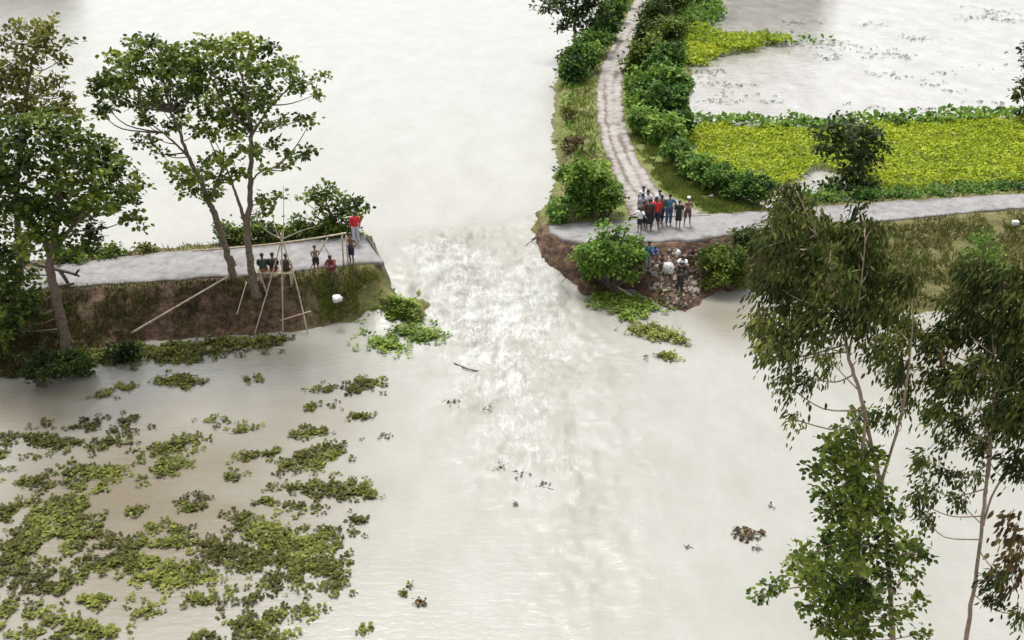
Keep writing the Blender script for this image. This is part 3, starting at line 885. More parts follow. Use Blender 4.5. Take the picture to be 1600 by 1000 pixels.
grass('bank_grass', 'green grass on the rounded tip of the left bank', [(495, 424, ZC), (550, 416, ZC), (605, 414, ZC), (640, 440, 0.8), (650, 462, 0.3), (560, 500, 0), (500, 511, 0), (490, 470, 0.8)], M['grass_green'], 12000, 0.18, 82, 0.68, off_roads=offs)
grass('bank_grass', 'brown green grass on the long slope below the right road', [(1180, 361, ZC), (1300, 352, ZC), (1600, 327, ZC), (2000, 301, ZC), (2000, 450, 0), (1600, 482, 0), (1400, 492, 0), (1250, 472, 0), (1180, 450, 0)], M['grass'], 26000, 0.22, 83, 0.45, off_roads=offs)
grass('verge_grass', 'green verge between dirt track and river', [(868, 341, ZC), (884, 290, ZC), (895, 245, ZC), (884, 200, ZC), (884, 120, ZC), (918, 60, ZC), (957, 0, ZC), (1036, -95, ZC), (993, 0, ZC), (960, 65, ZC), (937, 114, ZC), (933, 165, ZC), (942, 227, ZC), (972, 295, ZC), (985, 340, ZC)], M['grass_green'], 40000, 0.26, 84, 0.55, off_roads=offs)
grass('verge_grass', 'green verge between dirt track and bushes', [(973, 165, ZC), (987, 227, ZC), (1030, 296, ZC), (1110, 338, ZC), (1190, 331, ZC), (1185, 316, ZC), (1115, 292, ZC), (1060, 230, ZC), (1020, 200, ZC)], M['grass_green'], 20000, 0.2, 85, 0.5, off_roads=offs)
grass('verge_grass', 'strip of grass on the river side of the left road', [(-400, 452, ZC), (0, 412, ZC), (110, 401, ZC), (230, 389, ZC), (345, 378, ZC), (450, 369, ZC), (560, 361, ZC), (572, 369, ZC), (450, 381, ZC), (345, 388, ZC), (230, 398, ZC), (100, 413, ZC), (0, 424, ZC), (-400, 462, ZC)], M['grass_green'], 9000, 0.24, 86, 0.42, off_roads=offs)
grass('verge_grass', 'grass along the pond side of the right road', [(1190, 326, ZC), (1300, 316, ZC), (1450, 304, ZC), (1600, 297, ZC), (2000, 275, ZC), (2000, 283, ZC), (1600, 304, ZC), (1450, 312, ZC), (1300, 322, ZC), (1190, 331, ZC)], M['grass_green'], 7000, 0.22, 87, 0.4, off_roads=offs)
grass('undergrowth', 'tangled herbs and creepers between the dirt track and the pond', [(976, 114, ZC), (989, 65, ZC), (1021, 0, ZC), (1060, -95, ZC), (1090, -95, 1.6), (1080, 0, 1.6), (1072, 110, 1.6), (1070, 210, 1.6), (1080, 250, 1.6), (1125, 292, 1.6), (1190, 318, 1.6), (1100, 305, ZC), (1040, 250, ZC), (995, 215, ZC), (980, 170, ZC)], M['leaf_bright'], 16000, 0.34, 88, 0.45, off_roads=offs, asp=0.5, lift=1.3, cat='plants', zmin=1.3)
grass('undergrowth', 'tangled herbs and creepers on the river edge of the dyke', [(862, 346, ZC), (876, 300, ZC), (892, 250, ZC), (878, 200, ZC), (876, 120, ZC), (905, 66, ZC), (950, 0, ZC), (1000, -90, ZC), (1012, -90, ZC), (975, 0, ZC), (938, 70, ZC), (905, 130, ZC), (898, 200, ZC), (910, 250, ZC), (950, 330, ZC), (960, 345, ZC)], M['leaf_bright'], 9000, 0.28, 89, 0.45, off_roads=offs, asp=0.5, lift=0.7, cat='plants', zmin=1.3)
grass('undergrowth', 'rank weeds over the foot of the left bank face', [(-300, 600, 0.4), (0, 560, 0.6), (130, 525, 0.6), (300, 500, 0.8), (470, 490, 0.8), (480, 520, 0), (300, 532, 0), (130, 556, 0), (0, 598, 0), (-300, 640, 0)], M['hyacinth'], 5000, 0.2, 90, 0.4, asp=0.6, lift=0.3, cat='plants')


# ------------------------------------------------------------------ trees
def trunk_px(lst, Y):
    return [AY(a, b, Y + (c[0] if c else 0)) for a, b, *c in lst]


YA = P(105, 557, 0.15)[1]
bA = P(105, 557, 0.15)
make_tree('broadleaf_tree', 'big dark broadleaf tree rising from the waterline of the left bank', 'tree', bA,
          [([bA] + trunk_px([(97, 505), (80, 430), (80, 395), (92, 330), (88, 260), (70, 190)], YA), 0.24, 0.06),
           (trunk_px([(80, 400), (55, 350), (30, 300)], YA), 0.13, 0.05), (trunk_px([(82, 390), (120, 345), (160, 290)], YA), 0.13, 0.04)],
          px_clumps([(40, 260, 45), (95, 230, 42), (140, 232, 36), (170, 250, 30), (185, 290, 36), (215, 292, 20), (207, 340, 20), (150, 300, 38), (100, 300, 46),
                     (50, 320, 46), (10, 330, 42), (60, 370, 36), (120, 350, 34), (142, 382, 18), (20, 400, 42), (28, 450, 34), (15, 490, 32), (36, 500, 20), (100, 200, 28),
                     (70, 195, 28), (30, 205, 36), (0, 260, 42), (-30, 300, 45), (-40, 380, 50), (20, 530, 34), (-20, 520, 40), (5, 560, 26), (35, 470, 24), (75, 330, 40), (120, 270, 40), (195, 255, 14), (185, 318, 16), (-40, 230, 45), (118, 388, 14)], YA, jit=1.3),
          M['leaf_broad'], M['bark'], bunch_k=1.05, leaf=0.21, asp=0.85, per=15, tone=0.45)
YA2 = P(25, 500, 1.0)[1] + 0.6
bA2 = AY(25, 492, YA2)
make_tree('broadleaf_tree', 'tall olive yellow tree crowning above its dark neighbour on the left bank', 'tree', bA2,
          [([bA2] + trunk_px([(30, 400), (26, 300), (36, 200), (45, 120), (60, 70)], YA2), 0.2, 0.04)],
          px_clumps([(12, 62, 22), (40, 48, 14), (60, 52, 17), (77, 42, 16), (72, 70, 20), (95, 95, 13), (40, 95, 26), (8, 120, 32), (55, 135, 28), (85, 128, 15),
                     (20, 170, 34), (62, 172, 26), (104, 65, 7), (100, 150, 10), (-30, 110, 35), (90, 165, 18), (118, 178, 14), (-25, 170, 30)], YA2, jit=1.0),
          M['leaf_olive'], M['bark'], bunch_k=1.3, leaf=0.2, asp=0.8, per=13, tone=0.5)
bB1 = P(368, 441, ZC - 0.15); YB1 = bB1[1]
make_tree('spreading_tree', 'slender tree leaning left over the road with a wide flat crown', 'tree', bB1,
          [([bB1] + trunk_px([(356, 400), (338, 342), (325, 313), (310, 275), (294, 244), (280, 205), (266, 175)], YB1), 0.18, 0.045),
           (trunk_px([(296, 247), (275, 225), (255, 208)], YB1), 0.06, 0.03), (trunk_px([(326, 316), (345, 270), (350, 230)], YB1), 0.09, 0.03),
           (trunk_px([(368, 415), (362, 400), (358, 404)], YB1 - 0.3), 0.05, 0.02)],
          px_clumps([(188, 92, 17), (207, 76, 19), (235, 70, 17), (258, 80, 16), (175, 118, 16), (158, 133, 14), (146, 142, 10), (186, 146, 17), (165, 165, 12), (202, 112, 17),
                     (222, 100, 15), (215, 162, 14), (240, 146, 15), (272, 112, 17), (286, 142, 15), (228, 190, 13), (240, 212, 8), (222, 222, 8), (248, 237, 7), (268, 258, 9),
                     (290, 276, 17), (312, 266, 15), (300, 294, 14), (330, 300, 14), (258, 138, 11), (300, 118, 15), (250, 165, 11), (265, 195, 9), (283, 165, 11), (160, 178, 9), (285, 92, 16), (272, 82, 14), (298, 140, 14), (310, 165, 13), (318, 125, 14), (245, 105, 14), (255, 118, 14), (195, 132, 14), (285, 185, 10), (305, 205, 10)], YB1, jit=1.5),
          M['leaf_broad'], M['bark'], bunch_k=1.7, leaf=0.21, asp=0.9, per=12, tone=0.54)
bB2 = P(401, 464, 1.55); YB2 = bB2[1]
make_tree('spreading_tree', 'upright forked tree beside the bamboo frame with a broad layered crown', 'tree', bB2,
          [([bB2] + trunk_px([(391, 405), (386, 352), (391, 315), (392, 260), (391, 200), (385, 150), (375, 110)], YB2), 0.19, 0.045),
           (trunk_px([(386, 355), (376, 325), (365, 295), (355, 265)], YB2), 0.1, 0.035), (trunk_px([(392, 286), (405, 270), (428, 262)], YB2), 0.05, 0.025),
           (trunk_px([(391, 215), (420, 170), (455, 135)], YB2), 0.07, 0.025), (trunk_px([(391, 205), (350, 160), (325, 110)], YB2), 0.08, 0.025)],
          px_clumps([(300, 82, 17), (330, 68, 17), (360, 72, 17), (390, 72, 17), (410, 82, 16), (340, 98, 19), (312, 102, 16), (370, 102, 19), (400, 108, 19), (430, 107, 15),
                     (450, 102, 12), (420, 138, 17), (455, 128, 14), (475, 134, 12), (493, 148, 7), (500, 118, 5), (440, 92, 9), (380, 138, 19), (350, 133, 16), (330, 152, 15),
                     (370, 168, 19), (400, 163, 17), (345, 183, 15), (320, 188, 13), (390, 188, 15), (422, 194, 10), (440, 184, 7), (470, 187, 9), (485, 191, 6), (360, 200, 11),
                     (375, 225, 11), (402, 235, 11), (430, 224, 11), (450, 245, 9), (470, 244, 9), (480, 235, 6), (450, 262, 7), (420, 266, 7), (350, 250, 14), (332, 248, 12),
                     (346, 275, 14), (375, 268, 11), (330, 208, 12), (402, 330, 8), (414, 312, 9), (436, 306, 6), (392, 345, 6), (420, 325, 7)], YB2, jit=1.5),
          M['leaf_broad'], M['bark'], bunch_k=1.7, leaf=0.21, asp=0.9, per=12, tone=0.58)
bC = P(528, 388, ZC); bC[1] += 2.0; bC[2] = 1.6; YC = bC[1]
make_tree('small_tree', 'small low tree on the river edge behind the person in red', 'tree', bC,
          [([bC] + trunk_px([(524, 365), (517, 335), (508, 312)], YC), 0.09, 0.03), (trunk_px([(522, 358), (540, 338), (560, 325)], YC), 0.05, 0.02)],
          px_clumps([(490, 303, 14), (510, 297, 14), (530, 312, 14), (505, 322, 11), (526, 338, 15), (516, 352, 13), (475, 314, 7), (468, 338, 6), (557, 316, 9), (572, 324, 6),
                     (562, 332, 8), (542, 328, 10), (530, 366, 12), (494, 340, 6), (550, 335, 7)], YC, jit=0.6),
          M['leaf_broad'], M['bark'], bunch_k=2.2, leaf=0.21, asp=0.85, per=11, tone=0.48)
bD = P(899, 78, ZC); YD = bD[1]
make_tree('riverside_tree', 'dark tree with a clear stem on the river side of the dyke', 'tree', bD,
          [([bD] + trunk_px([(898, 50), (900, 10), (902, -25)], YD), 0.22, 0.06)],
          px_clumps([(858, 8, 14), (878, 2, 18), (905, 8, 20), (930, 8, 16), (945, 24, 11), (880, 33, 11), (900, 22, 16), (920, 34, 11), (878, 46, 6), (916, 50, 6), (848, 14, 6), (890, -20, 20), (920, -15, 20), (905, -40, 15)], YD, jit=1.0),
          M['leaf_dark'], M['bark'], bunch_k=0.75, leaf=0.36, per=12, tone=0.35)
bE = P(1335, 300, 1.62); YE = bE[1]
make_tree('field_tree', 'dark bushy tree standing in the yellow green crop', 'tree', bE,
          [([bE] + trunk_px([(1334, 270), (1335, 230), (1330, 200)], YE), 0.12, 0.04)],
          px_clumps([(1300, 215, 20), (1325, 205, 18), (1350, 205, 20), (1370, 225, 16), (1340, 230, 24), (1310, 235, 16), (1290, 230, 12), (1360, 250, 18), (1335, 265, 22), (1340, 290, 22),
                     (1315, 290, 20), (1290, 300, 18), (1360, 295, 18), (1275, 208, 8), (1300, 192, 7), (1320, 184, 5), (1375, 205, 8)], YE, jit=0.9),
          M['leaf_dark'], M['bark'], bunch_k=1.1, leaf=0.28, per=12, tone=0.4)
bF = P(1605, 195, 1.62); YF = bF[1]
make_tree('field_tree', 'dark tree at the pond shore by the end of the crop field', 'tree', bF,
          [([bF] + trunk_px([(1612, 160), (1615, 120), (1615, 80)], YF), 0.14, 0.05)],
          px_clumps([(1598, 145, 12), (1612, 130, 15), (1605, 170, 10), (1625, 160, 18), (1602, 75, 6), (1605, 100, 5), (1620, 90, 15)], YF, jit=0.8),
          M['leaf_dark'], M['bark'], bunch_k=1.0, leaf=0.3, per=12, tone=0.3)

# trees in the foreground, standing in the lower water
bR1 = P(1408, 1150, 0.0); YR = bR1[1]


def trunkR(l, Y):
    return [AY(a, b, Y) for a, b in l]


make_tree('drooping_tree', 'tall slim tree with drooping wind blown foliage in front of the right bank', 'tree', bR1,
          [([bR1] + trunkR([(1395, 1000), (1388, 880), (1375, 760), (1350, 640), (1325, 550), (1310, 470), (1280, 380), (1245, 300)], YR), 0.078, 0.01),
           (trunkR([(1326, 552), (1340, 480), (1350, 400), (1352, 345)], YR), 0.03, 0.006), (trunkR([(1375, 760), (1410, 640), (1425, 520), (1430, 410)], YR), 0.04, 0.006)],
          px_clumps([(1232, 300, 24), (1240, 335, 36), (1213, 380, 32), (1260, 395, 38), (1300, 370, 38), (1340, 372, 32), (1365, 352, 14), (1205, 440, 34), (1250, 455, 38),
                     (1300, 440, 38), (1350, 430, 38), (1192, 500, 26), (1230, 515, 34), (1280, 505, 34), (1330, 495, 34), (1380, 480, 32), (1410, 440, 24), (1430, 400, 11),
                     (1205, 548, 18), (1240, 568, 20), (1228, 600, 13), (1262, 590, 13), (1290, 555, 15), (1380, 535, 28), (1420, 515, 24), (1240, 655, 7), (1402, 590, 15),
                     (1420, 622, 13), (1390, 645, 8), (1412, 568, 15), (1345, 330, 10), (1275, 345, 22), (1225, 355, 22), (1355, 395, 28)], YR, jit=1.1),
          M['leaf_long'], M['barkpale'], bunch_k=3.2, leaf=0.165, asp=0.34, per=27, droop=0.9, tone=0.5, limb_r=0.022)
bR2 = P(1345, 1160, 0.0); YR2 = bR2[1] - 0.4
make_tree('leafy_tree', 'shorter densely leaved column of a tree beside the slim drooping trees', 'tree', bR2,
          [([bR2] + trunkR([(1345, 1000), (1340, 860), (1345, 740), (1352, 660)], YR2), 0.1, 0.03), (trunkR([(1344, 990), (1270, 920), (1205, 928)], YR2), 0.04, 0.015),
           (trunkR([(1342, 880), (1400, 860), (1440, 870)], YR2), 0.03, 0.012)],
          px_clumps([(1350, 652, 18), (1330, 675, 20), (1302, 708, 24), (1352, 712, 25), (1280, 738, 15), (1320, 755, 25), (1370, 765, 20), (1302, 795, 25), (1350, 805, 25),
                     (1382, 825, 15), (1312, 845, 25), (1360, 855, 25), (1262, 868, 20), (1290, 885, 25), (1340, 895, 25), (1242, 888, 15), (1380, 898, 17), (1420, 850, 19),
                     (1440, 870, 10), (1212, 918, 14), (1195, 930, 11), (1300, 935, 25), (1350, 945, 25), (1290, 975, 20), (1340, 985, 25), (1380, 965, 15), (1410, 958, 10),
                     (1432, 938, 7), (1312, 1020, 25), (1362, 1030, 25), (1330, 725, 26), (1335, 775, 28), (1330, 830, 28), (1330, 870, 28), (1320, 915, 28), (1325, 960, 28), (1270, 905, 22), (1365, 790, 22), (1370, 930, 20), (1290, 770, 18), (1265, 945, 14), (1405, 870, 15), (1395, 800, 10), (1440, 990, 8), (1425, 900, 8), (1300, 1080, 30), (1360, 1090, 30), (1290, 690, 10)], YR2, jit=0.9),
          M['leaf_broad'], M['barkpale'], bunch_k=3.7, leaf=0.13, asp=0.78, per=13, tone=0.58, limb_r=0.018)
bR3 = P(1488, 1150, 0.0); YR3 = bR3[1] + 0.4
make_tree('drooping_tree', 'slim pale stemmed tree with heavy dark drooping foliage and brown dead leaves', 'tree', bR3,
          [([bR3] + trunkR([(1512, 985), (1530, 860), (1543, 740), (1552, 640), (1552, 540), (1545, 430)], YR3), 0.066, 0.01),
           (trunkR([(1536, 820), (1552, 770), (1580, 730), (1600, 700)], YR3), 0.03, 0.015), (trunkR([(1540, 770), (1548, 700), (1530, 640)], YR3), 0.035, 0.015)],
          px_clumps([(1525, 425, 28), (1570, 440, 34), (1508, 465, 28), (1592, 500, 42), (1550, 515, 38), (1500, 510, 30), (1470, 540, 24), (1580, 575, 42), (1530, 585, 34),
                     (1490, 600, 24), (1460, 590, 16), (1560, 645, 32), (1600, 650, 38), (1510, 660, 19), (1475, 640, 15), (1590, 720, 22), (1538, 695, 14), (1518, 738, 10),
                     (1455, 640, 10), (1440, 718, 14), (1450, 760, 12), (1430, 780, 12), (1446, 808, 12), (1480, 740, 6), (1630, 560, 45), (1630, 640, 40), (1500, 780, 5), (1560, 895, 5),
                     (1548, 905, 4), (1620, 460, 40), (1480, 690, 8), (1595, 960, 12), (1560, 935, 6)], YR3, jit=1.1),
          M['leaf_long'], M['barkpale'], bunch_k=3.3, leaf=0.165, asp=0.36, per=27, droop=0.9, tone=0.42, limb_r=0.02)
t3 = bpy.data.objects['drooping_tree.001']
data, _ = crown_leaves(px_clumps([(1585, 845, 12), (1568, 905, 12), (1582, 880, 12), (1600, 835, 8), (1580, 810, 5), (1425, 855, 6), (1480, 560, 9)], YR3, jit=0.2), bunch_k=2.6, leaf=0.25, asp=0.4, per=14, droop=1.1, tone=0.4)
pos, d_, n_, L_, W_, T_ = data
o = leaf_mesh('dead_leaves', pos - np.asarray(bR3), d_, n_, L_, W_, T_, M['leaf_brown'], t3)
o['label'] = 'withered brown hanging leaves'
bR4 = P(1545, 560, 0.0); YR4 = bR4[1]
make_tree('young_tree', 'light yellow green young tree on the grassy slope', 'tree', bR4,
          [([bR4] + trunk_px([(1542, 470), (1538, 400), (1540, 365)], YR4), 0.09, 0.02)],
          px_clumps([(1535, 385, 22), (1515, 400, 16), (1555, 402, 18), (1540, 365, 12), (1540, 420, 26), (1510, 430, 16), (1565, 430, 16)], YR4, jit=0.5),
          M['leaf_bright'], M['bark'], bunch_k=1.6, leaf=0.2, asp=0.4, per=12, tone=0.5)

# trees on the far shores, just above the picture: their reflections brown the water
for px, Yd, h in [(1150, 138, 11), (1195, 141, 12), (1245, 140, 10), (20, 140, 9), (70, 143, 8)]:
    b0 = AY(px, -30, Yd); b0[2] = 1.4
    cl = [(b0 + np.array((rng.normal(0, 1.7), rng.normal(0, 1.5), h * rng.uniform(0.25, 0.95))), (2.0, 1.8, 1.5)) for _ in range(16)]
    make_tree('shore_tree', 'leafy tree on the distant shore reflected in the water', 'tree', b0,
              [([b0, b0 + np.array((0.2, 0, h * 0.4)), b0 + np.array((0, 0, h * 0.8))], 0.25, 0.08)], cl, M['leaf_dark'], M['bark'], 'far shore trees', twigs=False, bunch_k=0.35, leaf=0.6, per=14)
bk = MB()


# ------------------------------------------------------------------ bushes
def make_bush(label, px, py, wpx, hpx, mat, z=None, name='bush', group=None, leaf=0.3, tone=0.5, k=1.0, per=12, dy=0.0, n=13, asp=0.75):
    b = P(px, py, ZC)
    b[1] += dy
    if z is None:
        z = max(float(land(np.array([b[0]]), np.array([b[1]]))[0]), ZU if b[1] > 50 else 0.0)
    b[2] = z
    s = np.linalg.norm(b - np.array((0, 0, CAM_Z))) / F
    w, h = wpx * s / 2, hpx * s
    t = thing(name, label, 'bush', b, group)
    cl, mb = [], MB()
    for i in range(n):
        a = rng.uniform(0, 6.283); r = math.sqrt(rng.random()) * 0.85
        zz = h * (0.2 + 0.72 * rng.random() ** 0.8 * (1 - 0.35 * r))
        c = np.array((math.cos(a) * r * w, math.sin(a) * r * w * 0.8, zz))
        k_ = rng.uniform(0.55, 1.15)
        cl.append((c, (w * 0.34 * k_, w * 0.3 * k_, max(h * 0.2 * k_, 0.15))))
        st = np.array((c[0] * 0.15, c[1] * 0.15, -0.1))
        mb.tube(smooth_path([st, (st + c) / 2 + rng.normal(size=3) * 0.05, c], 3), (0.03, 0.01), 4, False)
    for i in range(5):                      # shoots that break the outline
        a = rng.uniform(0, 6.283); r = rng.uniform(0.35, 1.05)
        c = np.array((math.cos(a) * r * w, math.sin(a) * r * w * 0.8, h * rng.uniform(0.75, 1.2) * (1.15 - 0.45 * r)))
        cl.append((c, (w * 0.12, w * 0.12, h * 0.13)))
        mb.tube(smooth_path([np.array((c[0] * 0.2, c[1] * 0.2, -0.1)), c * np.array((0.7, 0.7, 0.6)), c], 3), (0.025, 0.008), 4, False)
    mb.build('stems', M['bark'], t)
    (pos, d, nn, L, W, T), _ = crown_leaves(cl, bunch_k=k * 2.2, leaf=leaf * 0.78, asp=asp, per=per, tone=tone)
    T = T + 0.12 * rng.normal()
    pos[:, 2] = np.maximum(pos[:, 2], 0.02)
    leaf_mesh('foliage', pos, d, nn, L, W, T, mat, t)
    return t


ORD = ['first', 'second', 'third', 'fourth', 'fifth', 'sixth', 'seventh']
for i, (px, py, w, h) in enumerate([(350, 389, 44, 42), (382, 388, 44, 38), (412, 385, 44, 38), (442, 382, 44, 38), (472, 380, 44, 36), (502, 377, 44, 34), (540, 374, 40, 24)]):
    make_bush(ORD[i] + ' shrub from the twin trees in the hedge along the river edge', px, py, w, h, M['leaf_broad'], z=1.75, name='hedge_shrub', group='hedge on the river side of the left road', leaf=0.22, tone=0.45, dy=1.0)
make_bush('low rounded shrub alone on the river edge between the left trees', 212, 402, 40, 20, M['leaf_olive'], z=1.7, leaf=0.2, dy=0.8)
for i, (px, py, w, h) in enumerate([(95, 414, 50, 30), (130, 410, 60, 28), (165, 407, 50, 24)]):
    make_bush(ORD[i] + ' dark river edge shrub from the stem of the big dark tree', px, py, w, h, M['leaf_broad'], z=1.7, name='hedge_shrub', group='shrubs behind the big dark tree', leaf=0.22, tone=0.4, dy=0.7)
for lab_, px, py, w, h in [('dark bushy plant at the foot of the big dark tree', 40, 585, 70, 40), ('small dark plant between big dark tree stem and hyacinth fringe', 130, 560, 50, 30), ('wide dark plant furthest from the breach along the left waterline', -10, 600, 60, 50)]:
    q = P(px, py, 0.1)
    make_bush(lab_, px, py, w, h, M['leaf_dark'], z=0.0, name='waterside_shrub', group='plants at the foot of the big dark tree', leaf=0.2, tone=0.45, dy=q[1] - P(px, py, ZC)[1])
# river side of the dirt track
make_bush('bright green bush on the river edge where track meets road', 915, 335, 105, 85, M['leaf_bright'], leaf=0.26, tone=0.42, n=16)
make_bush('lower spreading bush at the breach end of the verge', 884, 346, 60, 36, M['leaf_bush'], leaf=0.24, tone=0.6, n=9)
make_bush('green bush below the verge grass by the road corner', 948, 340, 55, 50, M['leaf_bright'], leaf=0.24, tone=0.5, n=9)
make_bush('dry brown shrub leaning over the river from the verge', 893, 236, 32, 24, M['leaf_brown'], leaf=0.22, n=6)
make_bush('small brownish shrub higher up on the river verge', 886, 190, 24, 22, M['leaf_olive'], leaf=0.22, n=5, tone=0.3)
for i, (px, py, w, h) in enumerate([(892, 128, 46, 40), (912, 110, 52, 46), (930, 88, 46, 42), (944, 62, 44, 40), (955, 36, 40, 38), (968, 12, 36, 36)]):
    make_bush(ORD[i] + ' bush up the track in the green row by the riverside tree', px, py, w, h, M['leaf_bush'], group='bush row on the river side of the track', leaf=0.36, tone=0.5)
make_bush('greyish thin shrub hanging over the river under the riverside tree', 885, 118, 30, 34, M['leaf_dark'], leaf=0.3, n=6, tone=0.75, k=0.5)
# pond side of the dirt track
for px, py, w, h, mt, tn in [(1006, 182, 50, 44, 'leaf_bush', 0.55), (1040, 190, 54, 56, 'leaf_bush', 0.42), (1010, 212, 50, 42, 'leaf_bush', 0.6), (1040, 222, 46, 40, 'leaf_bush', 0.5), (1000, 158, 50, 46, 'leaf_bush', 0.6),
                             (1030, 160, 56, 60, 'leaf_bush', 0.5), (1055, 165, 46, 50, 'leaf_bush', 0.45), (1040, 130, 56, 60, 'leaf_bush', 0.5), (1060, 205, 36, 34, 'leaf_bush', 0.4)]:
    make_bush('fresh green bush in the thicket between dirt track and pond', px, py, w, h, M[mt], group='thicket between track and pond', leaf=0.36, tone=tn)
for px, py, w, h in [(1005, 112, 56, 58), (1040, 92, 56, 66), (1022, 70, 56, 60), (1045, 45, 60, 70), (1040, 15, 60, 80), (1060, 0, 60, 60)]:
    make_bush('tall dark bush in the upper thicket beside the dirt track', px, py, w, h, M['leaf_broad'], group='dark upper thicket', leaf=0.4, tone=0.42)
for i, (px, py, w, h) in enumerate([(1055, 258, 44, 40), (1075, 276, 46, 42), (1098, 290, 48, 42), (1125, 302, 50, 44), (1152, 312, 48, 42), (1180, 318, 44, 40)]):
    make_bush(ORD[5 - i] + ' bush from the road in the hedge between verge and crop', px, py, w, h, M['leaf_bush'], group='hedge along the crop', leaf=0.28, tone=0.45)
for i, (px, py, w, h) in enumerate([(1250, 312, 60, 28), (1300, 310, 60, 26), (1355, 306, 64, 24), (1410, 302, 64, 20), (1465, 298, 66, 18), (1520, 294, 66, 18), (1575, 290, 66, 18)]):
    make_bush(ORD[i] + ' low bush from the track corner edging the crop along the right road', px, py, w, h, M['leaf_bush'], z=1.65, group='low hedge along the right road', leaf=0.22, tone=0.5)
# below the right road
bb = make_bush('big leafy bush on the cut bank between breach and rubble', 970, 446, 104, 92, M['leaf_bush'], z=0.35, leaf=0.22, tone=0.55, n=34, dy=P(970, 446, 0.35)[1] - P(970, 446, ZC)[1])
make_bush('yellowish bush tip rising beside the big leafy bush', 952, 425, 50, 75, M['leaf_bright'], z=0.9, leaf=0.2, tone=0.45, n=9, dy=P(952, 425, 0.9)[1] - P(952, 425, ZC)[1])
make_bush('dark rounded bush at the waterline between rubble and drooping tree', 1158, 446, 84, 66, M['leaf_broad'], z=0.1, leaf=0.22, tone=0.5, n=34, k=1.3, dy=P(1158, 446, 0.1)[1] - P(1158, 446, ZC)[1])
make_bush('smaller dark bush against the road edge behind the drooping tree', 1195, 400, 70, 50, M['leaf_dark'], z=1.2, leaf=0.2, tone=0.5, n=12, dy=P(1195, 400, 1.2)[1] - P(1195, 400, ZC)[1])


# ------------------------------------------------------------------ rubble that slid off the road, sacks, poles
def hull_stone(seed):
    r = np.random.default_rng(seed)
    bm_ = bmesh.new()
    for p_ in unit(r.normal(size=(13, 3))) * np.array((1, 0.85, 0.65)) * r.uniform(0.8, 1.05, (13, 1)):
        bm_.verts.new(p_)
    bmesh.ops.convex_hull(bm_, input=bm_.verts[:])
    for v in [v for v in bm_.verts if not v.link_faces]: bm_.verts.remove(v)
    me_ = bpy.data.meshes.new('stone'); bm_.to_mesh(me_); bm_.free()
    me_.materials.append(M['stone'])
    return me_


stones = [hull_stone(s) for s in range(9)]
rub_c = P(1060, 430, 1.0)
rp = thing('rubble_pile', 'slide of broken paving and stones below the right road edge', 'rubble', rub_c)
rub_poly = poly([(1005, 388, ZC), (1060, 382, ZC), (1095, 384, ZC), (1098, 440, 0.5), (1085, 476, 0), (1062, 486, 0), (1035, 476, 0), (1012, 445, 0.5)])
cnt = 0
while cnt < 290:
    q = rub_poly.min(0) + rng.random(2) * (rub_poly.max(0) - rub_poly.min(0))
    if sdf(rub_poly, q[:1], q[1:])[0] > 0: continue
    z = float(land(q[:1], q[1:])[0])
    s = rng.choice([0.07, 0.11, 0.16, 0.24], p=[0.35, 0.38, 0.21, 0.06]) * rng.uniform(0.8, 1.2)
    o = bpy.data.objects.new('stone', stones[cnt % 9])
    o.location = (q[0] - rub_c[0], q[1] - rub_c[1], z + s * 0.25 - rub_c[2])
    o.rotation_euler = tuple(rng.uniform(0, 6.28, 3)); o.scale = (s, s, s)
    COL.objects.link(o); o.parent = rp
    cnt += 1


def ground_z(x, y):
    return float(land(np.array([x]), np.array([y]))[0])


def on_land(px, py, it=12):
    z = 1.0
    for _ in range(it):
        p = P(px, py, z)
        z = 0.5 * z + 0.5 * max(ground_z(p[0], p[1]), 0.0)
    return P(px, py, z)


def sack(label, px, py, sx, sy, sz, rz, tilt=0.0, name='sack'):
    p = on_land(px, py)
    mb = MB()
    mb.ball((0, 0, 0), (1, 1, 1), 14, 9)
    v = np.concatenate(mb.v)
    v = np.sign(v) * np.abs(v) ** 0.55
    v = v * np.array((sx, sy, sz)) * (1 + 0.13 * rng.normal(size=(len(v), 3)))
    o = mesh_obj(name, v, mb.f, M['sack'], None, True)
    o.location = (p[0], p[1], p[2] + sz * 0.75); o.rotation_euler = (tilt, 0, rz)
    return tag(o, label, 'sack')


sack('white plastic sack lying on the left grassy bank', 527, 470, 0.22, 0.16, 0.15, 0.5, 0.3)
sack('large white sack half way up the rubble slope', 1044, 426, 0.26, 0.18, 0.3, -0.5, 0.3)
sack('pale slab shaped sack at the foot of the cut bank beside the bush', 930, 418, 0.14, 0.1, 0.34, 0.2, 0.2)
sack('small white sack on the rubble below the road edge', 1058, 398, 0.16, 0.13, 0.14, 0.8)
sack('small white sack on the grass slope by the road at far right', 1585, 352, 0.2, 0.15, 0.16, 0.1)
sack('tiny white bag dropped on the verge under the crop hedge', 1112, 309, 0.13, 0.1, 0.1, 0.4)


def pole(name, label, cat, pts, r0, r1, mat, parent=None, nodes=True, k=7):
    sp = smooth_path(pts, 6)
    mb = MB()
    base = np.asarray(parent.location) if parent else np.asarray(pts[0], float)
    mb.tube([p - base for p in sp], (r0, r1), k)
    if nodes:
        tot = np.linalg.norm(np.asarray(pts[-1]) - np.asarray(pts[0]))
        for t in np.arange(0.06, 0.98, 0.38 / max(tot, 0.5)):
            i = t * (len(sp) - 1); a = int(i); q = sp[a] + (sp[min(a + 1, len(sp) - 1)] - sp[a]) * (i - a)
            dv = sp[min(a + 1, len(sp) - 1)] - sp[a]; dv = dv / (np.linalg.norm(dv) + 1e-9) * 0.015
            r = r0 + (r1 - r0) * t
            mb.tube([q - dv - base, q + dv - base], r * 1.18, k)
    o = mb.build(name, mat, parent)
    if not parent:
        o.location = tuple(base)
        tag(o, label, cat)
    return o


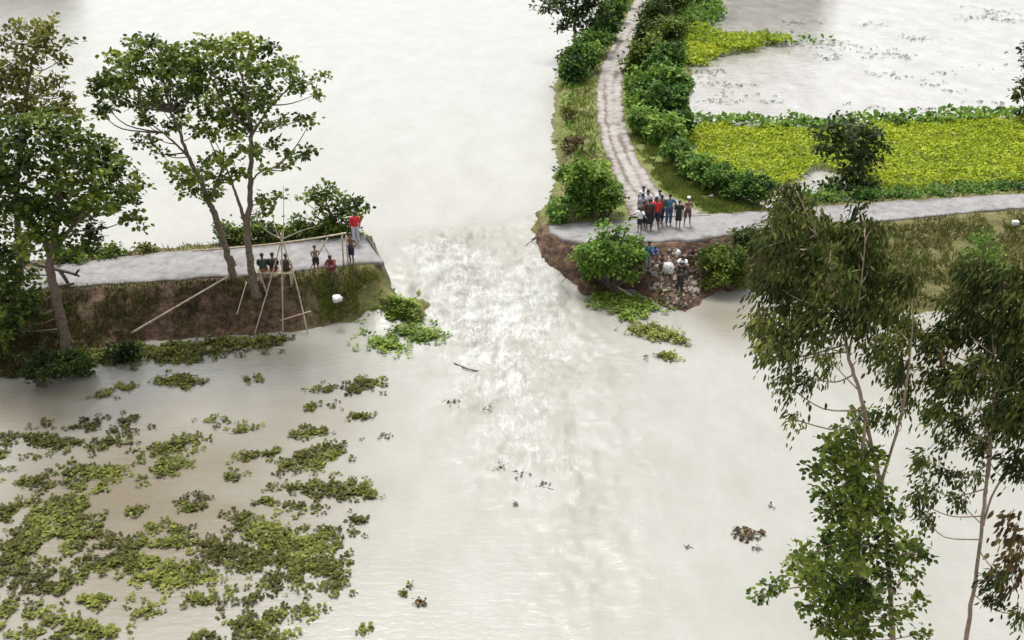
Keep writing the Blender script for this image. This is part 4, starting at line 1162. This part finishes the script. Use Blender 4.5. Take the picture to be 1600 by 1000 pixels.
# the lift-net frame of bamboo on the left bank
foot = on_land(441, 517)
YN = foot[1] + 0.35
hub = AY(440, 374, YN)
fr = thing('bamboo_net_frame', 'bamboo fishing frame with long legs and bare spreading arms on the left bank', 'fishing frame', foot)
pole('centre_leg', '', '', [foot - np.array((0, 0, 0.3)), AY(441, 440, YN - 0.2), hub], 0.038, 0.03, M['bamboo'], fr)
f2 = on_land(482, 521); f3 = on_land(394, 522)
pole('side_leg', '', '', [f2 - np.array((0, 0, 0.3)), AY(462, 440, YN - 0.2), hub], 0.038, 0.03, M['bamboo'], fr)
pole('side_leg', '', '', [f3 - np.array((0, 0, 0.3)), AY(422, 440, YN), hub], 0.032, 0.026, M['bamboo'], fr)
pole('cross_bar', '', '', [AY(437, 501, YN - 0.35), AY(486, 486, YN - 0.35)], 0.03, 0.026, M['bamboo'], fr)
pole('hub_lashing', '', '', [hub - np.array((0, 0, 0.25)), hub + np.array((0, 0, 0.3))], 0.06, 0.055, M['bamboo'], fr, nodes=False)
for pts in [[(440, 374, 0), (410, 355, -.4), (392, 322, -1.2)], [(440, 374, 0), (432, 362, .2), (421, 310, .9)], [(440, 374, 0), (443, 362, .2), (443, 290, .5)], [(440, 374, 0), (470, 361, -.3), (500, 352, -.8)]]:
    a = [AY(x, y, YN + dz) for x, y, dz in pts]
    pole('spreading_arm', '', '', a, 0.034, 0.008, M['bamboo'], fr)
pole('boom', '', '', [AY(300, 392, YN + 1.2), AY(380, 386, YN + 0.7), AY(445, 379, YN + 0.3), AY(500, 371, YN + 0.3), AY(541, 364, YN + 0.8)], 0.045, 0.04, M['bamboo'], fr)
pp1 = P(536, 414, ZC + 0.05)
for dx, top in ((0, 364), (7, 368)):
    b = P(537 + dx, 415, ZC + 0.05)
    pole('boom_post', '', '', [b, AY(534 + dx, top, b[1] + 0.05)], 0.042, 0.036, M['bamboo'], fr)
pole('bamboo_pole', 'long bamboo pole leaning from the tree foot down the dark left bank', 'pole', [AY(206, 520, P(206, 537, 0)[1] - 0.1), AY(281, 476, (P(206, 537, 0)[1] + P(356, 441, ZC)[1]) / 2 - 0.45), AY(356, 432, P(356, 441, ZC)[1] - 0.35)], 0.05, 0.04, M['bamboo'])
pole('bamboo_pole', 'short bamboo prop leaning below the standing child on the left bank', 'pole', [on_land(504, 462), on_land(504, 462) + np.array((-0.35, 0.7, 1.0))], 0.055, 0.05, M['bamboo'])
q = P(493, 427, ZC + 0.05)
pole('bamboo_pole', 'thin bamboo of a crossed pair standing on the left road, leaning right', 'pole', [P(482, 424, ZC), AY(512, 372, q[1] + 0.1)], 0.03, 0.025, M['bamboo'])
pole('bamboo_pole', 'thin bamboo of a crossed pair standing on the left road, leaning left', 'pole', [P(528, 426, ZC), AY(503, 376, q[1] + 0.1)], 0.03, 0.025, M['bamboo'])
pole('bamboo_pole', 'thin stick propped on the bank below the forked tree', 'pole', [on_land(370, 492), on_land(370, 492) + np.array((0.45, 0.7, 1.35))], 0.03, 0.02, M['bamboo'])
pole('bamboo_pole', 'bamboo prop standing against the stem of the forked tree', 'pole', [on_land(418, 462), AY(404, 420, bB2[1] + 0.1)], 0.04, 0.03, M['bamboo'])
pole('fallen_pole', 'dark broken pole hanging off the torn road end on the left', 'pole', [P(574, 371, ZC + 0.12), P(586, 390, ZC + 0.08), P(598, 411, ZC - 0.1)], 0.07, 0.05, M['darkwood'], nodes=False)
pole('driftwood_pole', 'pale pole lying in the water under the big leafy bush', 'pole', [P(938, 437, 0.5), P(962, 447, 0.3), P(990, 464, 0.12)], 0.06, 0.05, M['bamboo'])
pole('driftwood_pole', 'dark stick sweeping through the froth off the left bank', 'pole', [P(706, 566, 0.02), P(730, 576, 0.1), P(748, 580, 0.0)], 0.035, 0.025, M['darkwood'], nodes=False)
lg = thing('fallen_branch', 'dark fallen forked branch lying on the left road by the big tree', 'branch', P(90, 448, ZC))
mbx = MB(); o0 = np.asarray(lg.location); yb = P(100, 447, ZC)[1]
mbx.tube([p - o0 for p in smooth_path([AY(50, 412, yb + .5), AY(85, 420, yb + .3), AY(112, 427, yb), AY(125, 432, yb)], 4)], (0.12, 0.04), 7)
mbx.tube([p - o0 for p in smooth_path([AY(94, 424, yb + .2), AY(101, 434, yb), AY(107, 444, yb)], 4)], (0.1, 0.07), 6)
mbx.tube([p - o0 for p in smooth_path([AY(80, 450, yb - .2), AY(100, 446, yb - .2), AY(116, 443, yb - .1)], 4)], (0.07, 0.05), 7)
mbx.tube([p - o0 for p in smooth_path([AY(117, 430, yb), AY(121, 424, yb), AY(124, 421, yb)], 3)], (0.07, 0.04), 5)
mbx.build('wood', M['darkwood'], lg)

# torn roots and clods at the broken road ends
for label, pts in [('dark roots hanging from the left tip over the chute', [(612, 438), (622, 450)]), ('dark roots at the corner of the cut right bank', [(842, 372), (836, 382), (850, 398), (862, 412), (880, 418)])]:
    c0 = P(pts[0][0], pts[0][1], 1.2)
    rt = thing('root_tangle', label, 'roots', c0)
    for px, py in pts:
        c = on_land(px, py)
        mb = MB()
        for _ in range(4):
            e = c + rng.normal(size=3) * np.array((0.3, 0.15, 0.1)) + np.array((0, -0.1, -0.45))
            mb.tube([p - c0 for p in smooth_path([c + rng.normal(size=3) * 0.1, (c + e) / 2 + rng.normal(size=3) * 0.1, e], 3)], (0.035, 0.01), 5)
        mb.build('root', M['darkwood'], rt)


def debris(label, px, py, wpx, mat, n, leaf, name='floating_debris', seed=0):
    c = P(px, py, 0.02); s = np.linalg.norm(c - np.array((0, 0, CAM_Z))) / F * wpx
    t = thing(name, label, 'debris', c)
    mb = MB()
    for _ in range(4):
        a = rng.uniform(0, 3.14); l_ = s * rng.uniform(0.4, 0.9)
        q = rng.normal(size=3) * np.array((s * 0.25, s * 0.25, 0.0)); dv = np.array((math.cos(a) * l_ / 2, math.sin(a) * l_ / 2, 0.02))
        mb.tube(smooth_path([q - dv, q + rng.normal(size=3) * 0.03, q + dv], 3), (0.022, 0.008), 5)
    mb.build('twigs', M['bark'], t)
    pos = rng.normal(size=(n, 3)) * np.array((s * 0.32, s * 0.3, 0.05)); pos[:, 2] = np.abs(pos[:, 2])
    L = leaf * rng.uniform(0.6, 1.3, n)
    leaf_mesh('leaves', pos, rand_unit(n) * np.array((1, 1, 0.4)), np.array((0, 0, 1.0)) + rng.normal(size=(n, 3)) * 0.4, L, L * 0.8, 0.45 + rng.normal(0, 0.2, n), mat, t)


debris('brown clump of dead plants floating beside the leafy foreground tree', 1166, 838, 26, M['leaf_brown'], 60, 0.16)
debris('small brown scrap floating just right of the dead plant clump', 1190, 833, 10, M['leaf_brown'], 18, 0.12)
debris('dark twiggy scrap floating below the dead plant clump', 1182, 858, 16, M['darkwood'], 10, 0.1)
debris('brown leaf clump drifting on the open lower water', 655, 942, 12, M['leaf_brown'], 26, 0.14)
debris('little ochre leaf clump drifting on the open lower water beside a green one', 632, 928, 9, M['leaf_olive'], 22, 0.14)
debris('tiny green clump drifting on the open lower water', 640, 916, 6, M['hyacinth_bright'], 12, 0.12)
debris('dark branch scrap floating between chute and hyacinth', 708, 628, 22, M['darkwood'], 12, 0.14)
debris('dark twig scrap at the edge of the froth', 762, 636, 16, M['darkwood'], 8, 0.1)
debris('black scrap floating at the edge of the hyacinth', 600, 682, 18, M['darkwood'], 12, 0.14)
debris('dark twigs in a drift line below the chute, upper end', 785, 730, 16, M['darkwood'], 8, 0.1)
debris('dark twigs in a drift line below the chute, middle', 812, 741, 18, M['darkwood'], 10, 0.12)
debris('dark twigs in a drift line below the chute, lower end', 850, 758, 20, M['darkwood'], 8, 0.12)
debris('black speck of wood on the open lower water', 805, 788, 6, M['darkwood'], 6, 0.1)
debris('small dark twig off the foreground trees', 1074, 854, 8, M['darkwood'], 6, 0.1)
debris('dark twig scrap among the bluish shallows by the foreground tree', 1204, 790, 8, M['darkwood'], 6, 0.1)
debris('dark bit of wood in the smooth water above the chute', 690, 361, 6, M['darkwood'], 8, 0.14)

# bamboo bench for the seated people
bc = P(432, 437, ZC)
bn = thing('bamboo_bench', 'low bamboo bench on the road edge of the left bank', 'bench', bc)
for j in range(5):
    mb = MB(); mb.tube([(-0.85, -0.2 + j * 0.1, 0.42), (0.0, -0.2 + j * 0.1, 0.41), (0.85, -0.2 + j * 0.1, 0.42)], 0.045, 7); mb.build('slat', M['bamboo'], bn)
for sx in (-0.7, 0.7):
    for sy in (-0.16, 0.16):
        mb = MB(); mb.tube([(sx, sy, -0.3), (sx, sy, 0.40)], 0.04, 7); mb.build('leg', M['bamboo'], bn)


# ------------------------------------------------------------------ people
def skin_mesh(name, chains, mat, parent, sub=1):
    me_ = bpy.data.meshes.new(name)
    V, E, Rr, roots = [], [], [], []
    for ch in chains:           # each chain set: dict of joints + edges
        base = len(V)
        roots.append(base)
        for p, r in ch['v']:
            V.append(tuple(float(q_) for q_ in p)); Rr.append(r)
        E += [(a + base, b + base) for a, b in ch['e']]
    me_.from_pydata(V, E, [])
    me_.materials.append(mat)
    o_ = bpy.data.objects.new(name, me_)
    COL.objects.link(o_); o_.parent = parent
    me_.skin_vertices.new() if hasattr(me_.skin_vertices, 'new') else None
    md = o_.modifiers.new('skin', 'SKIN')
    if not me_.skin_vertices:
        bpy.context.view_layer.objects.active = o_
        bpy.ops.object.modifier_remove
    sv = me_.skin_vertices[0].data
    for i_, r in enumerate(Rr):
        sv[i_].radius = r if isinstance(r, tuple) else (r, r)
        sv[i_].use_root = i_ in roots
    md.use_smooth_shade = True
    sb = o_.modifiers.new('sub', 'SUBSURF'); sb.levels = sub; sb.render_levels = sub
    return o_


A_ = np.array
STAND = dict(pel=(0, 0, .95), spi=(0, -.01, 1.13), che=(0, 0, 1.32), nec=(0, 0, 1.46), hd1=(0, .015, 1.55), hd2=(0, .02, 1.62), hd3=(0, .01, 1.69),
             sh=(.175, 0, 1.40), el=(.235, -.03, 1.13), wr=(.24, .05, .90), ha=(.24, .07, .83), hi=(.095, 0, .90), kn=(.10, .02, .50), an=(.10, -.02, .09), to=(.12, .15, .035))
SQUAT = dict(pel=(0, -.18, .25), spi=(0, -.12, .42), che=(0, .02, .60), nec=(0, .10, .73), hd1=(0, .14, .81), hd2=(0, .16, .88), hd3=(0, .15, .95),
             sh=(.175, .02, .67), el=(.22, .25, .52), wr=(.08, .42, .50), ha=(.03, .45, .47), hi=(.10, -.16, .24), kn=(.16, .28, .50), an=(.12, .02, .09), to=(.13, .20, .035))
SIT = dict(pel=(0, 0, .53), spi=(0, -.02, .71), che=(0, .02, .90), nec=(0, .05, 1.04), hd1=(0, .08, 1.13), hd2=(0, .09, 1.20), hd3=(0, .08, 1.27),
           sh=(.175, .02, .98), el=(.23, .08, .72), wr=(.14, .30, .62), ha=(.12, .37, .62), hi=(.095, .02, .51), kn=(.12, .44, .52), an=(.12, .42, .10), to=(.13, .58, .05))


def person(label, foot, rz, scale=1.0, pose=STAND, shirt='white', legs='navy', leg_len=0.55, skin=0, sleeve=0.75, mod=None, skirt=False, group=None, hat=None):
    """leg_len: how far down the legs the trousers reach (0..1 thigh, 1..2 shin)"""
    t = thing('person', label, 'person', foot, group, rz)
    t.scale = (scale,) * 3
    J = {k: A_(v, float) for k, v in pose.items()}
    L, Rj = {}, {}
    for k in ('sh', 'el', 'wr', 'ha', 'hi', 'kn', 'an', 'to'):
        L[k] = J[k] * A_((-1, 1, 1)); Rj[k] = J[k].copy()
    for k, v in (mod or {}).items():
        side, kk = k.split('_')
        (L if side == 'l' else Rj)[kk] = A_(v, float)
    V, E, ix = [], [], {}

    def jv(key, p, r):
        ix[key] = len(V); V.append((p, r)); return ix[key]
    jv('pel', J['pel'], (.145, .105)); jv('spi', J['spi'], (.125, .09)); jv('che', J['che'], (.15, .105)); jv('nec', J['nec'], (.052, .052))
    jv('hd1', J['hd1'], (.066, .075)); jv('hd2', J['hd2'], (.078, .09)); jv('hd3', J['hd3'], (.06, .068))
    E += [(0, 1), (1, 2), (2, 3), (3, 4), (4, 5), (5, 6)]
    fingers = []
    for side, Q in (('l', L), ('r', Rj)):
        a = jv(side + 'sh', Q['sh'], (.062, .062)); b = jv(side + 'el', Q['el'], (.042, .042)); c = jv(side + 'wr', Q['wr'], (.028, .028)); d = jv(side + 'ha', Q['ha'], (.036, .022))
        E += [(ix['che'], a), (a, b), (b, c), (c, d)]
        a = jv(side + 'hi', Q['hi'], (.088, .088)); b = jv(side + 'kn', Q['kn'], (.056, .056)); c = jv(side + 'an', Q['an'], (.038, .038)); d = jv(side + 'to', Q['to'], (.032, .026))
        E += [(ix['pel'], a), (a, b), (b, c), (c, d)]
        hd = Q['ha'] - Q['wr']; hd = hd / (np.linalg.norm(hd) + 1e-9)
        lat = np.cross(hd, A_((1.0, 0.15, 0.0))); lat /= np.linalg.norm(lat) + 1e-9
        inn = np.cross(lat, hd)
        for k, ln in zip((-1.5, -.5, .5, 1.5), (.062, .078, .084, .072)):
            r0 = Q['ha'] + hd * .012 + lat * k * .017
            fingers.append(dict(v=[(r0, .009), (r0 + hd * ln * .5, .0085), (r0 + hd * ln + inn * .012, .007)], e=[(0, 1), (1, 2)]))
        r0 = Q['wr'] + hd * .03 + lat * .03
        fingers.append(dict(v=[(r0, .010), (r0 + hd * .03 + lat * .025, .009), (r0 + hd * .058 + lat * .03, .0075)], e=[(0, 1), (1, 2)]))
    hdv = J['hd3'] - J['hd1']; hdv /= np.linalg.norm(hdv)
    fwd = A_((0, 1, 0.0)) - hdv * hdv[1]; fwd /= np.linalg.norm(fwd)
    face = J['hd2'] + fwd * .085
    nose = dict(v=[(face - hdv * .005, .010), (face + fwd * .016 - hdv * .03, .014)], e=[(0, 1)])
    ears = [dict(v=[(J['hd2'] + A_((s * .076, -.005, -.015)), .012), (J['hd2'] + A_((s * .088, -.012, .015)), .014)], e=[(0, 1)]) for s in (-1, 1)]
    skin_mesh('body', [dict(v=V, e=E), nose] + ears + fingers, SKIN[skin], t)
    mb = MB()
    for s in (-1, 1):
        mb.ball(face + A_((s * .03, 0, 0)) - fwd * .008 + hdv * .008, .011, 6, 5)
    mb.tube([face - hdv * .062 - fwd * .006 + A_((-.022, 0, 0)), face - hdv * .064 - fwd * .002, face - hdv * .062 - fwd * .006 + A_((.022, 0, 0))], .006, 5)
    mb.build('facial_features', HAIR, t)
    mb = MB()
    hc = J['hd2'] + hdv * .045 - fwd * .018
    mb.ball(hc, (.094, .108, .088), 12, 8)
    v = mb.v[0]; low = v[:, 1] > hc[1] + .05
    mb.v[0] = v + low[:, None] * hdv * .02 + rng.normal(size=v.shape) * .005
    mb.build('hair', HAIR, t)
    if hat:
        mb = MB(); mb.ball(hc + hdv * .03, (.11, .12, .085), 12, 8); mb.build('head_cloth', CLOTH[hat], t)
    if shirt:
        mb = MB()
        ctr = [J['pel'] + (J['spi'] - J['pel']) * .1, J['spi'], J['che'] + (J['spi'] - J['che']) * .2, J['che'] + (J['nec'] - J['che']) * .45, J['nec'] + (J['che'] - J['nec']) * .12]
        mb.tube([p for p in smooth_path(ctr, 3)], [(a, b) for a, b in np.stack([np.interp(np.linspace(0, 4, 13), range(5), (.178, .165, .19, .15, .07)), np.interp(np.linspace(0, 4, 13), range(5), (.14, .125, .14, .115, .07))], 1)], 14, True, flat=(1, 0, 0))
        for Q in (L, Rj):
            e = Q['sh'] + (Q['el'] - Q['sh']) * min(sleeve, 1.0)
            pth = [Q['sh'] + (J['che'] - Q['sh']) * .35, Q['sh'], e] + ([Q['el'] + (Q['wr'] - Q['el']) * (sleeve - 1)] if sleeve > 1 else [])
            mb.tube(smooth_path(pth, 3), (.085, .064 if sleeve <= 1 else .046), 10)
        o_ = mb.build('shirt', CLOTH[shirt], t)
    if legs:
        mb = MB()
        up = J['spi'] - J['pel']; up = up / np.linalg.norm(up)
        if skirt:
            kn = (L['kn'] + Rj['kn']) / 2; an = (L['an'] + Rj['an']) / 2
            end = J['pel'] + (kn - J['pel']) * min(leg_len, 1) if leg_len <= 1 else kn + (an - kn) * (leg_len - 1)
            wk = np.linalg.norm(L['kn'] - Rj['kn']) / 2 + .09
            mb.tube(smooth_path([J['pel'] + up * .1, J['pel'], (J['pel'] + end) / 2, end], 3), [(a, a * .78) for a in np.linspace(.158, max(wk, .2), 10)], 14, True, flat=(1, 0, 0))
        else:
            mb.tube([J['pel'] + up * .1, J['pel'], J['pel'] - up * .08], [(.16, .125), (.172, .135), (.155, .13)], 14, True, flat=(1, 0, 0))
            for Q in (L, Rj):
                if leg_len <= 1:
                    pth = [Q['hi'] + up * .03, Q['hi'] + (Q['kn'] - Q['hi']) * leg_len]; rr2 = (.112, .085)
                else:
                    pth = [Q['hi'] + up * .03, Q['kn'], Q['kn'] + (Q['an'] - Q['kn']) * (leg_len - 1)]; rr2 = (.112, .06)
                mb.tube(smooth_path(pth, 4), rr2, 10)
        mb.build('skirt' if skirt else ('shorts' if leg_len <= 1 else 'trousers'), CLOTH[legs], t)
    return t


GZ = ZC + 0.06


def at_road(px, py):
    return P(px, py, GZ)


# left bank, seated in a row with their backs to us, then standing and squatting
for (px, sh, lg_, lab, sc) in [(413, 'green', 'orange', 'seated person in dark green top and orange wrap on the bamboo bench', 1.0), (429, 'black', 'rust', 'seated person in black top and rust wrap on the bamboo bench', 1.02)]:
    p = P(px, 437, ZC)
    person(lab, (p[0], bc[1], ZC), rz=R(8), scale=sc, pose=SIT, shirt=sh, legs=lg_, leg_len=1.4, skirt=True)
p = P(449, 437, ZC)
person('seated person in brown top beside the bamboo centre leg', (p[0], bc[1], ZC), R(-10), 0.98, SIT, 'darkbrown', 'black', 1.5, skirt=True, sleeve=1.3)
arms_fold = dict(l_el=(-.24, .06, 1.16), l_wr=(-.04, .2, 1.16), l_ha=(.04, .21, 1.18), r_el=(.24, .06, 1.14), r_wr=(.04, .22, 1.12), r_ha=(-.04, .23, 1.13))
hips = dict(l_el=(-.36, -.1, 1.16), l_wr=(-.2, .02, .99), l_ha=(-.15, .06, .98))
wide = dict(l_kn=(-.14, .03, .5), l_an=(-.17, 0, .09), l_to=(-.2, .16, .035), r_kn=(.14, .03, .5), r_an=(.17, 0, .09), r_to=(.2, .16, .035))
person('bare chested child in dark shorts standing on the left road edge', at_road(495, 427), R(200), 0.82, STAND, None, 'black', 0.85, 1, mod=arms_fold)
person('person in maroon squatting on the left road edge', at_road(519, 426), R(170), 0.95, SQUAT, 'maroon', 'maroon', 1.3, sleeve=1.2, skirt=True)
person('bare chested person in navy shorts standing near the torn road end', at_road(550, 412), R(150), 0.92, STAND, None, 'navy', 0.95, 0, mod=hips)
person('person in bright red shirt and pale patterned trousers at the far road edge', at_road(557, 381), R(20), 1.0, STAND, 'red', 'pattern', 1.85, 0, sleeve=1.2)
# right bank group on the road
person('barefoot child in white shirt and navy shorts holding a long stick', at_road(999, 363), R(150), 0.8, STAND, 'white', 'navy', 0.8, 0, mod=dict(l_el=(-.36, .14, 1.22), l_wr=(-.52, .28, 1.2), l_ha=(-.58, .33, 1.19)) | {'r_el': (.36, .1, 1.2), 'r_wr': (.5, .26, 1.18), 'r_ha': (.56, .31, 1.17)})
person('person in dark brown shirt and long dark wrap in the road group', at_road(1013, 360), R(165), 1.0, STAND, 'darkbrown', 'black', 1.2, 0, skirt=True, sleeve=0.9)
person('person in red shirt and navy knee shorts at the front of the road group', at_road(1023, 358), R(180), 1.02, STAND, 'red', 'navy', 1.05, 0, mod=wide)
person('person in dark shirt and navy trousers beside the red shirt', at_road(1031, 353), R(195), 1.0, STAND, 'brown', 'navy', 1.5, 0, mod=hips)
person('person in teal shirt and blue jeans standing apart on the road', at_road(1044, 352), R(185), 1.0, STAND, 'teal', 'denim', 1.9, 0, mod=hips)
person('slim person in a black knee length dress on the road', at_road(1059, 356), R(175), 0.88, STAND, 'black', 'black', 1.0, 1, skirt=True, sleeve=0.9)
person('bare chested person with pale head cloth and brown shorts on the road', at_road(1073, 353), R(190), 0.93, STAND, None, 'brown', 0.9, 1, mod=arms_fold | wide, hat='white')
person('person in white shirt at the very back of the road group', at_road(1003, 338), R(170), 0.98, STAND, 'white', 'grey', 1.8, 0)
person('person in white shirt and dark trousers second from the back of the road group', at_road(1010, 345), R(160), 1.0, STAND, 'white', 'black', 1.8, 0)
person('person in grey shirt standing behind the child with the stick', at_road(1002, 350), R(185), 0.98, STAND, 'grey', 'denim', 1.8, 0)
person('person in pale grey shirt standing behind the red shirt', at_road(1028, 345), R(180), 1.0, STAND, 'white', 'denim', 1.8, 1)
person('short person in brown shirt behind the child with the stick', at_road(1004, 356), R(175), 0.85, STAND, 'brown', 'black', 1.5, 0)
hs_ = at_road(994, 341)
pole('stick', 'long pale stick held by the child in white, reaching to the road', 'stick', [at_road(996, 356) + A_((-.35, -.15, 0.95)), at_road(985, 360) + A_((-.3, -.1, .5)), at_road(968, 362) + A_((-.1, -.1, 0.03))], 0.025, 0.018, M['bamboo'])
# people down on the rubble
person('person in teal shirt half hidden behind the big leafy bush', on_land(1012, 424), R(170), 0.95, STAND, 'teal', 'grey', 1.6, 0)
person('person in blue shirt bending at the road edge above the rubble', on_land(1022, 404), R(190), 0.72, SQUAT, 'blue', 'denim', 1.5, 0)
person('crouching person in white shirt and black wrap high on the rubble', on_land(1066, 424), R(160), 0.92, SQUAT, 'white', 'black', 1.3, 0, skirt=True)
person('crouching person in dark shirt on the right of the rubble', on_land(1079, 408), R(200), 0.85, SQUAT, 'darkbrown', 'brown', 1.3, 0)
person('crouching person in brown on the left of the rubble beside the bush', on_land(1035, 420), R(150), 0.85, SQUAT, 'brown', 'grey', 1.3, 0)
person('person all in black climbing low on the rubble', on_land(1062, 462), R(10), 0.8, STAND, 'black', 'black', 1.7, 0, sleeve=1.4,
       mod=dict(l_kn=(-.14, .22, .58), l_an=(-.14, .1, .22), l_to=(-.15, .26, .18), r_el=(.34, .14, 1.18), r_wr=(.3, .34, 1.0), r_ha=(.28, .4, .95)))
